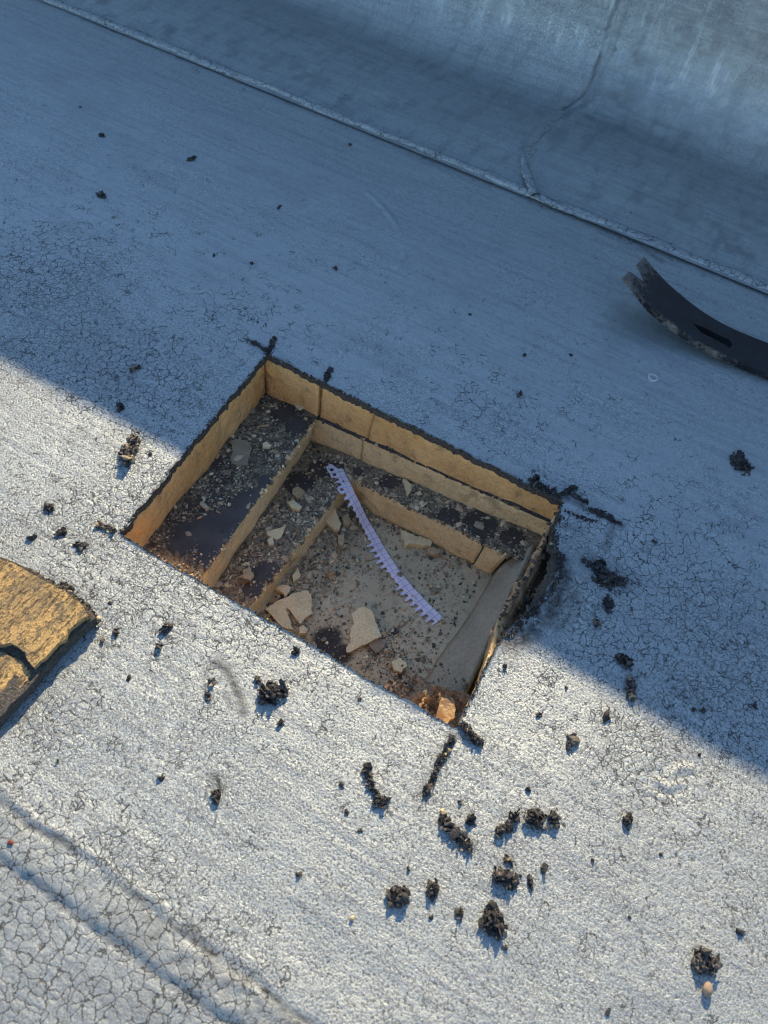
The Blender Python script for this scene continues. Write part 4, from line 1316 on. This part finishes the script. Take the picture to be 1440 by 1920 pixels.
stuff('foam_crumbs', [scatter(1800, rubz, in_rub, .0008, (34, 28, 18, 8, 4, 20, 1), .001), scatter(60, rubz, in_rub, .0016, (20, 26, 24, 14, 6, 10, 1), .002)], 'yellow crumbs over the dark rubble in the near corner')
flake(z2px([(545, 680), (600, 705), (660, 745), (680, 790), (670, 850), (600, 910), (565, 900), (505, 850), (520, 770)], 720, 1180, 5.143), lambda x, y: -.040, .008, M_FLAKEO, 'sunlit orange foam chunk in the near corner', 'foam_chunk', 'foam chunk', seed=31, sp=.003, rag=.0006, bmp=.0016, tilt=.35)
# slivers standing in the rubble
for i, (a, b) in enumerate((((400, 585), (415, 650)), ((530, 620), (545, 680)), ((385, 660), (350, 745)))):
    p = at_on(720 + a[0] / 5.143, 1180 + a[1] / 5.143, lambda x, y: -.04); q = at_on(720 + b[0] / 5.143, 1180 + b[1] / 5.143, lambda x, y: -.052)
    s = np.linspace(0, 1, 7)
    pts = p[None] * (1 - s[:, None]) + q[None] * s[:, None] + .0006 * rng.normal(size=(7, 3))
    v, f = crumbs_geo(pts, .0012 * np.linspace(.8, 1.3, 7), .3)
    o = mesh_obj('foam_sliver', v, f, M_CRUMB, cols=np.repeat(palette(7, [(.45, .36, .2)], [1]), 12, 0), origin=q)
    prop(o, ['bent pale sliver standing left in the corner rubble', 'short pale sliver above the sunlit chunk', 'pale sliver lying at the front of the corner rubble'][i], 'foam sliver')

# ------------------------------------------------------------------ the paper strip
def paper():
    cl = [(614, 868, 0), (622, 880, 0), (632, 900, 0), (645, 926, 0), (662, 957, 1), (683, 1000, 2), (706, 1042, 2), (730, 1080, 2), (757, 1113, 2), (790, 1147, 2), (815, 1170, 2)]
    # upper end on the ledge, one free stretch over the step, the rest flat on the deck
    Pc = np.array([at_on(q[0], q[1], z2, .004) if q[2] == 0 else at(q[0], q[1], -.110) if q[2] == 1 else at_on(q[0], q[1], deckz, .0035 if k == 5 else .0022) for k, q in enumerate(cl)])
    d = np.concatenate([[0], np.cumsum(np.linalg.norm(np.diff(Pc, axis=0), axis=1))])
    Ltot = d[-1]; K = 30; p = Ltot / K
    ss = np.linspace(0, Ltot, 400)
    cen = np.stack([np.interp(ss, d, Pc[:, k]) for k in range(3)], 1)
    for _ in range(40):
        cen[1:-1] = (cen[:-2] + cen[1:-1] * 2 + cen[2:]) / 4
    T = np.gradient(cen, axis=0); T /= np.linalg.norm(T, axis=1)[:, None]
    N = np.cross(T, np.array([0, 0, 1.])); N /= np.linalg.norm(N, axis=1)[:, None]     # to the right of travel
    U = np.cross(N, T)

    def mp(q, off):
        s = np.clip(q[:, 0], 0, Ltot - 1e-6); i = s / Ltot * 399; a = np.floor(i).astype(int); b = np.minimum(a + 1, 399); w = (i - a)[:, None]
        c = cen[a] * (1 - w) + cen[b] * w; n = N[a] * (1 - w) + N[b] * w; u = U[a] * (1 - w) + U[b] * w
        curl = .0009 * np.sin(q[:, 0] / Ltot * 7) * (q[:, 1] / p)
        # travel is down the picture, so the holes (left in the picture) lie on the N side
        return c + n * (q[:, 1])[:, None] + u * (curl + off)[:, None]
    types = 'xCCttCOSSssssssOOOOOsssOOOOOOO'[:K]
    r = .28 * p
    left = []
    holes = []
    for k, ty in enumerate(types):
        s0 = k * p; c = s0 + .5 * p
        j = lambda: random.uniform(-.14, .12) * p
        arc = lambda a0, a1, n=7: [(c - r * math.cos(a), -r * math.sin(a)) for a in np.linspace(a0, a1, n)]
        if ty == 'C':
            left += [(s0, .62 * p + j()), (s0 + .5 * p, .66 * p + j())]
            holes.append([(c + r * math.cos(a), r * math.sin(a)) for a in np.linspace(0, 2 * math.pi, 11)[:-1]])
        elif ty == 't':
            left += [(s0, .6 * p), (s0 + .12 * p, .1 * p), (c - r, -.05 * p)] + arc(0, math.pi, 6)[1:] + [(c + r, .1 * p)]
        elif ty in 'O':
            left += [(s0 - .04 * p, .52 * p + j()), (s0 + .10 * p, .5 * p + j()), (c - r * .75, .22 * p)] + arc(-.35, math.pi + .35) + [(c + r * .75, .22 * p)]
        elif ty == 'S':
            left += [(s0 + .02 * p, .42 * p + j()), (s0 + .2 * p, .12 * p)] + arc(0, math.pi) + []
        elif ty == 'x':
            left += [(0.0, .25 * p), (.25 * p, -.1 * p), (.5 * p, .05 * p), (.55 * p, .45 * p), (.7 * p, .6 * p)]
        else:
            left += [(s0 + .05 * p, -.05 * p + j() * .6), (c - r, -.14 * p)] + [(c - r * .6, -.24 * p), (c, -.28 * p), (c + r * .6, -.24 * p), (c + r, -.14 * p)]
    left += [(Ltot, .45 * p)]
    rightw = 1.5
    right = [(Ltot, -rightw * p)] + [(Ltot * (1 - t), -rightw * p) for t in np.linspace(.02, .94, 40)] + [(.055 * Ltot, -.95 * p), (.03 * Ltot, -.55 * p), (.01 * Ltot, -.2 * p)]
    outline = left + right
    ov, tr = fill2d(outline, holes, .0035)
    t = NT('graph_paper')
    uvn = t.n('ShaderNodeUVMap'); sx = t.n('ShaderNodeSeparateXYZ'); t.link(uvn.outputs[0], sx.inputs[0])

    def line(sock, off, per, w):
        fr = t.math('FRACT', t.math('ADD', t.math('DIVIDE', sock, per), off))
        return t.ramp(t.math('ABSOLUTE', t.math('SUBTRACT', fr, .5)), w * .6, w, 1, 0)
    l1 = line(sx.outputs[0], .27, 1.0, .075)
    l2 = line(sx.outputs[1], .25, 1.0, .06)
    lm = line(sx.outputs[0], .27, .5, .1)
    g = t.math('MAXIMUM', t.math('MAXIMUM', l1, l2), t.math('MULTIPLY', lm, .12))
    col = t.mix(t.math('MULTIPLY', g, .5), (0.74, 0.70, 0.79), (0.22, 0.17, 0.40))
    col = t.mul(col, t.ramp(t.noise(60, 3), .3, .7, .9, 1.04))
    col = t.mix(t.math('MULTIPLY', t.ramp(t.noise(110, 4, .65), .56, .72), .45), col, (.34, .29, .24))
    m = t.done(col, .8, 0, t.bump(t.noise(160, 3), .0008, .5), .2)
    o = plate('paper_strip', ov, tr, lambda q: (mp(q, .0002), mp(q, 0.0)), m, origin=cen[200], uv=ov / p)
    prop(o, 'lilac graph paper strip torn off along its spiral binding holes', 'paper')


paper()

# ------------------------------------------------------------------ pry bar
def pry_bar():
    cl = [(1189, 503, .054), (1218, 535, .042), (1248, 563, .031), (1277, 587, .023), (1306, 608, .0175), (1344, 631, .0135), (1382, 648, .0115), (1426, 666, .010)]
    Pc = [at(*q) for q in cl]
    dd = Pc[-1] - Pc[-2]; dd[2] = 0; dd /= np.linalg.norm(dd)
    for k in range(1, 8): Pc.append(Pc[7] + dd * .05 * k + np.array([0, 0, 0.0]))
    for k in range(1, 5): Pc.append(Pc[14] + dd * .016 * k + np.array([0, 0, .006 * k * k * .7]))
    Pc = np.array(Pc)
    d = np.concatenate([[0], np.cumsum(np.linalg.norm(np.diff(Pc, axis=0), axis=1))]); Lt = d[-1]
    ss = np.linspace(0, Lt, 300)
    cen = np.stack([np.interp(ss, d, Pc[:, k]) for k in range(3)], 1)
    for _ in range(60): cen[1:-1] = (cen[:-2] + 2 * cen[1:-1] + cen[2:]) / 4
    T = np.gradient(cen, axis=0); T /= np.linalg.norm(T, axis=1)[:, None]
    N = np.cross(np.array([0, 0, 1.]), T); N /= np.linalg.norm(N, axis=1)[:, None]
    U = np.cross(T, N)
    w = .0305; th = .0085
    out = [(0.0, w * 1.02), (0.0, w * .30), (.010, w * .16), (.020, w * .07), (.026, 0), (.021, -w * .10), (.010, -w * .22), (-.002, -w * .34), (-.004, -w * 1.02)]
    out += [(s, -w * (1.02 - .1 * min(1, s / .1))) for s in np.linspace(.01, Lt, 70)]
    out += [(s, w * (1.02 - .1 * min(1, s / .1))) for s in np.linspace(Lt, .008, 70)]
    sc, sl_ = .125, .022
    hole = [(sc - .024, .001), (sc - .010, .0062)] + [(sc + sl_ + .0088 * math.cos(a), .0088 * math.sin(a)) for a in np.linspace(1.9, -1.9, 9)] + [(sc - .010, -.005)]
    hole = [(a, b - .004) for a, b in hole]
    ov, tr = fill2d(out, [hole], .006)

    def mp(q, off):
        s = np.clip(q[:, 0], 0, Lt - 1e-6); i = s / Lt * 299; a = np.floor(i).astype(int); b = np.minimum(a + 1, 299); f = (i - a)[:, None]
        lerp = lambda M: M[a] * (1 - f) + M[b] * f
        ex = np.minimum(q[:, 0], 0)[:, None]
        return lerp(cen) + lerp(T) * ex + lerp(N) * q[:, 1][:, None] + lerp(U) * np.asarray(off)[:, None]

    def fn(q):
        tap = np.clip(q[:, 0] / .045, .22, 1)
        return mp(q, 0 * tap), mp(q, -th * tap)
    s_, t_ = ov[:, 0], ov[:, 1] / w
    wear = np.clip(sstep(.05, .0, s_) * .8 + sstep(-.80, -.93, t_) * (.5 + .9 * fbm(s_, t_ * .0, .02, 3, 700)) + sstep(.9, 1.0, t_) * .25, 0, 1)
    t = NT('worn_black_steel')
    wa = t.attr('wear')
    nz = t.noise(210, 6, .75)
    k = t.ramp(t.math('ADD', nz, t.math('MULTIPLY', wa, .34)), .58, .94)
    bs = t.mix(t.ramp(t.noise(40, 4), .35, .7), (.003, .004, .008), (.009, .012, .019))
    col = t.mix(t.math('MULTIPLY', k, .75), bs, (.20, .18, .155))
    n = t.bump(nz, .0008, .5)
    m = t.done(col, t.ramp(k, 0, 1, .40, .8), t.ramp(k, 0, 1, .3, 0), n, .5)
    o = plate('pry_bar', ov, tr, fn, m, origin=(cen[150][0], cen[150][1], 0), attrs={'wear': np.concatenate([wear, wear])})
    bv = o.modifiers.new('bevel', 'BEVEL'); bv.width = .0011; bv.segments = 2; bv.limit_method = 'ANGLE'; bv.angle_limit = math.radians(50)
    prop(o, 'black steel pry bar with notched claw and nail slot', 'pry bar')


pry_bar()

# ------------------------------------------------------------------ the removed piece of roof
def cut_piece():
    zt = .0185
    org = at(-60, 1200)
    rt = empty('roof_cutout', (org[0], org[1], 0), 'golden fibrous cut out roof piece lying face down, broken at the edge', 'roof piece')
    # outline at the top of the foam
    up = [at(*q, zt)[:2] for q in ((167, 1155), (149, 1131), (131, 1116), (105, 1102), (81, 1086), (47, 1069), (24, 1056), (0, 1048))]
    e = up[-1] - up[2]; e /= np.linalg.norm(e)
    far = up[-1] + e * .16
    dn = [at(*q, zt)[:2] for q in ((64, 1254), (75, 1239), (94, 1224), (107, 1206), (120, 1200), (129, 1181), (147, 1166))]
    brk = [at(*q, zt)[:2] for q in ((21, 1206), (36, 1216), (49, 1231))]
    brk0 = at(-6, 1210, zt)[:2]; l0 = brk0 + e * .06 + np.array([-.0, .004])
    top = [*up, far, far + np.array([-.02, -.10]), l0 + e * .10, l0, brk0, *brk, *dn]

    def ragged(pl, a, sd, sp=.003):
        q = densify(pl, sp)
        return [p + a * np.array([float(fbm(p[0], p[1], .006, 3, sd)), float(fbm(p[0], p[1], .006, 3, sd + 9))]) for p in q]

    def zfun(b, t, amp, sd):
        def fn(q):
            tz = t + amp * fbm(q[:, 0] * .6 + q[:, 1] * .25, q[:, 1], .03, 4, sd) + amp * .8 * fbm(q[:, 0] * 2.2 + q[:, 1] * .9, q[:, 1] * .35, .012, 3, sd + 3)
            return np.column_stack([q, tz]), np.column_stack([q, np.full(len(q), b)])
        return fn
    t = NT('golden_fibrous_foam')
    co = t.stretch((0, 0, math.radians(38)), (1, .16, .5), t.warp(30, .008))
    f1 = t.noise(210, 5, .75, co); f2 = t.noise(55, 5, .65, co); f3 = t.noise(60, 6, .75)
    f4 = t.noise(420, 4, .7, t.stretch((0, 0, math.radians(38)), (1, .6, .8)))
    col = t.mix(t.ramp(f2, .35, .65), (.52, .36, .15), (.31, .235, .12))
    col = t.mix(t.math('MULTIPLY', t.ramp(f1, .51, .60), .85), col, (.10, .08, .05))
    col = t.mix(t.math('MULTIPLY', t.ramp(f3, .51, .60), .75), col, (.15, .13, .095))
    col = t.mix(t.math('MULTIPLY', t.ramp(f3, .42, .30), .6), col, (.62, .40, .15))
    col = t.mix(t.math('MULTIPLY', t.ramp(f4, .52, .60), .8), col, (.06, .05, .038))
    n = t.bump(t.math('MULTIPLY_ADD', f1, .0016, t.math('MULTIPLY_ADD', f4, .0038, t.math('MULTIPLY', f3, .0016))), 1.0, 1.0)
    mg = t.done(col, .9, 0, n, .2)
    ov, tr = fill2d(ragged(top, .0018, 800, .002), (), .004)
    a = plate('foam_layer', ov, tr, zfun(.0135, zt, .0008, 810), mg, parent=rt)
    # lower broken tier
    zl = .0130
    lowpx = [(66, 1256), (50, 1276), (32, 1298), (15, 1322), (0, 1338), (-18, 1362)]
    low = [at(*q, zl)[:2] for q in lowpx]
    ll = low[-1] + np.array([-.10, .005])
    low = [at(60, 1258, zl)[:2], *low[1:], ll, ll + np.array([.0, .085]), at(-20, 1226, zl)[:2], at(6, 1224, zl)[:2], at(26, 1232, zl)[:2], at(44, 1246, zl)[:2]]
    ov, tr = fill2d(ragged(low, .0022, 820, .002), (), .004)
    plate('broken_layer', ov, tr, zfun(.0115, zl, .0016, 830), mg, parent=rt)
    # black membrane underneath
    ztm = .0130
    mo = [at(*q, .0130)[:2] for q in ((180, 1159), (158, 1133), (135, 1114), (106, 1098), (50, 1064), (0, 1043))]
    mfar = mo[-1] + e * .18
    ml = [at(*q, .0130)[:2] for q in ((-16, 1366), (17, 1324), (42, 1301), (74, 1262), (118, 1212), (158, 1174))]
    mem = [*mo, mfar, mfar + np.array([-.03, -.24]), *ml]
    ov, tr = fill2d(ragged(mem, .0016, 840), (), .005)
    plate('membrane', ov, tr, zfun(.0012, ztm, .0008, 850), M_EDGE, parent=rt)
    # crumbs stuck round the edge
    pl = ragged([*mo[:-1]], .001, 860, .0012)[:-60]
    P = np.array([(q[0] + random.gauss(0, .0014), q[1] + random.gauss(0, .0014), random.uniform(.002, .012)) for q in pl for _ in range(4)])
    v, f = crumbs_geo(P, .0011 * rng.uniform(.5, 1.6, len(P)))
    o = mesh_obj('edge_crumbs', v, f, M_TAR, rt, cols=np.repeat(palette(len(P), TARP, (30, 30, 24, 14, 3)), 12, 0))
    o['kind'] = 'stuff'


cut_piece()

# ------------------------------------------------------------------ pebbles and leaf
def pebble(px, py, rx, ry, h, mat, label, name='pebble', cat='pebble', seed=0):
    c = at(px, py); sc = np.linalg.norm(at(px + 10, py) - c) / 10
    bm = bmesh.new(); bmesh.ops.create_icosphere(bm, subdivisions=3, radius=1)
    vs = np.array([v.co[:] for v in bm.verts]); fs = [[v.index for v in f.verts] for f in bm.faces]; bm.free()
    vs = vs * (1 + .14 * fbm(vs[:, 0] + seed, vs[:, 1] + vs[:, 2], .8, 3, seed))[:, None]
    z0 = float(roof_h(np.array(c[0]), np.array(c[1])))
    vs = vs * np.array([rx * sc, ry * sc * 1.15, h * .0005]) + np.array([c[0], c[1], z0 + h * .00045])
    o = mesh_obj(name, vs, fs, mat, smooth=True, origin=(c[0], c[1], z0))
    return prop(o, label, cat)


pebble(1324, 1856, 9, 11, 6, M_STONE, 'flat tan pebble below the bristly clump at lower right', seed=3)
pebble(660, 1722, 4, 4, 3, M_FLAKEO, 'tiny yellow chip on the sunny roof at bottom centre', 'chip', 'chip', seed=5)
pebble(22, 1581, 6, 4, 2, M_RED, 'small dried red leaf bit on the lap at lower left', 'leaf', 'leaf', seed=7)
# ring blister
c = at(1225, 707); vs, fs = [], []
for k in range(28):
    a = k / 28 * 2 * math.pi
    for m in range(8):
        b = m / 8 * 2 * math.pi
        r = .0052 + .0013 * math.cos(b) + .0004 * math.sin(3 * a)
        vs.append((c[0] + r * math.cos(a), c[1] + r * math.sin(a), .0003 + .0012 * math.sin(b) + float(roof_h(np.array(c[0]), np.array(c[1])))))
for k in range(28):
    for m in range(8):
        fs.append([k * 8 + m, ((k + 1) % 28) * 8 + m, ((k + 1) % 28) * 8 + (m + 1) % 8, k * 8 + (m + 1) % 8])
o = mesh_obj('nail_head', vs, fs, M_COPING, smooth=True, origin=c)
prop(o, 'small ring shaped nail head mark in the shade below the pry bar', 'nail')
for o in bpy.data.objects:
    if '_o' in o.keys(): del o['_o']
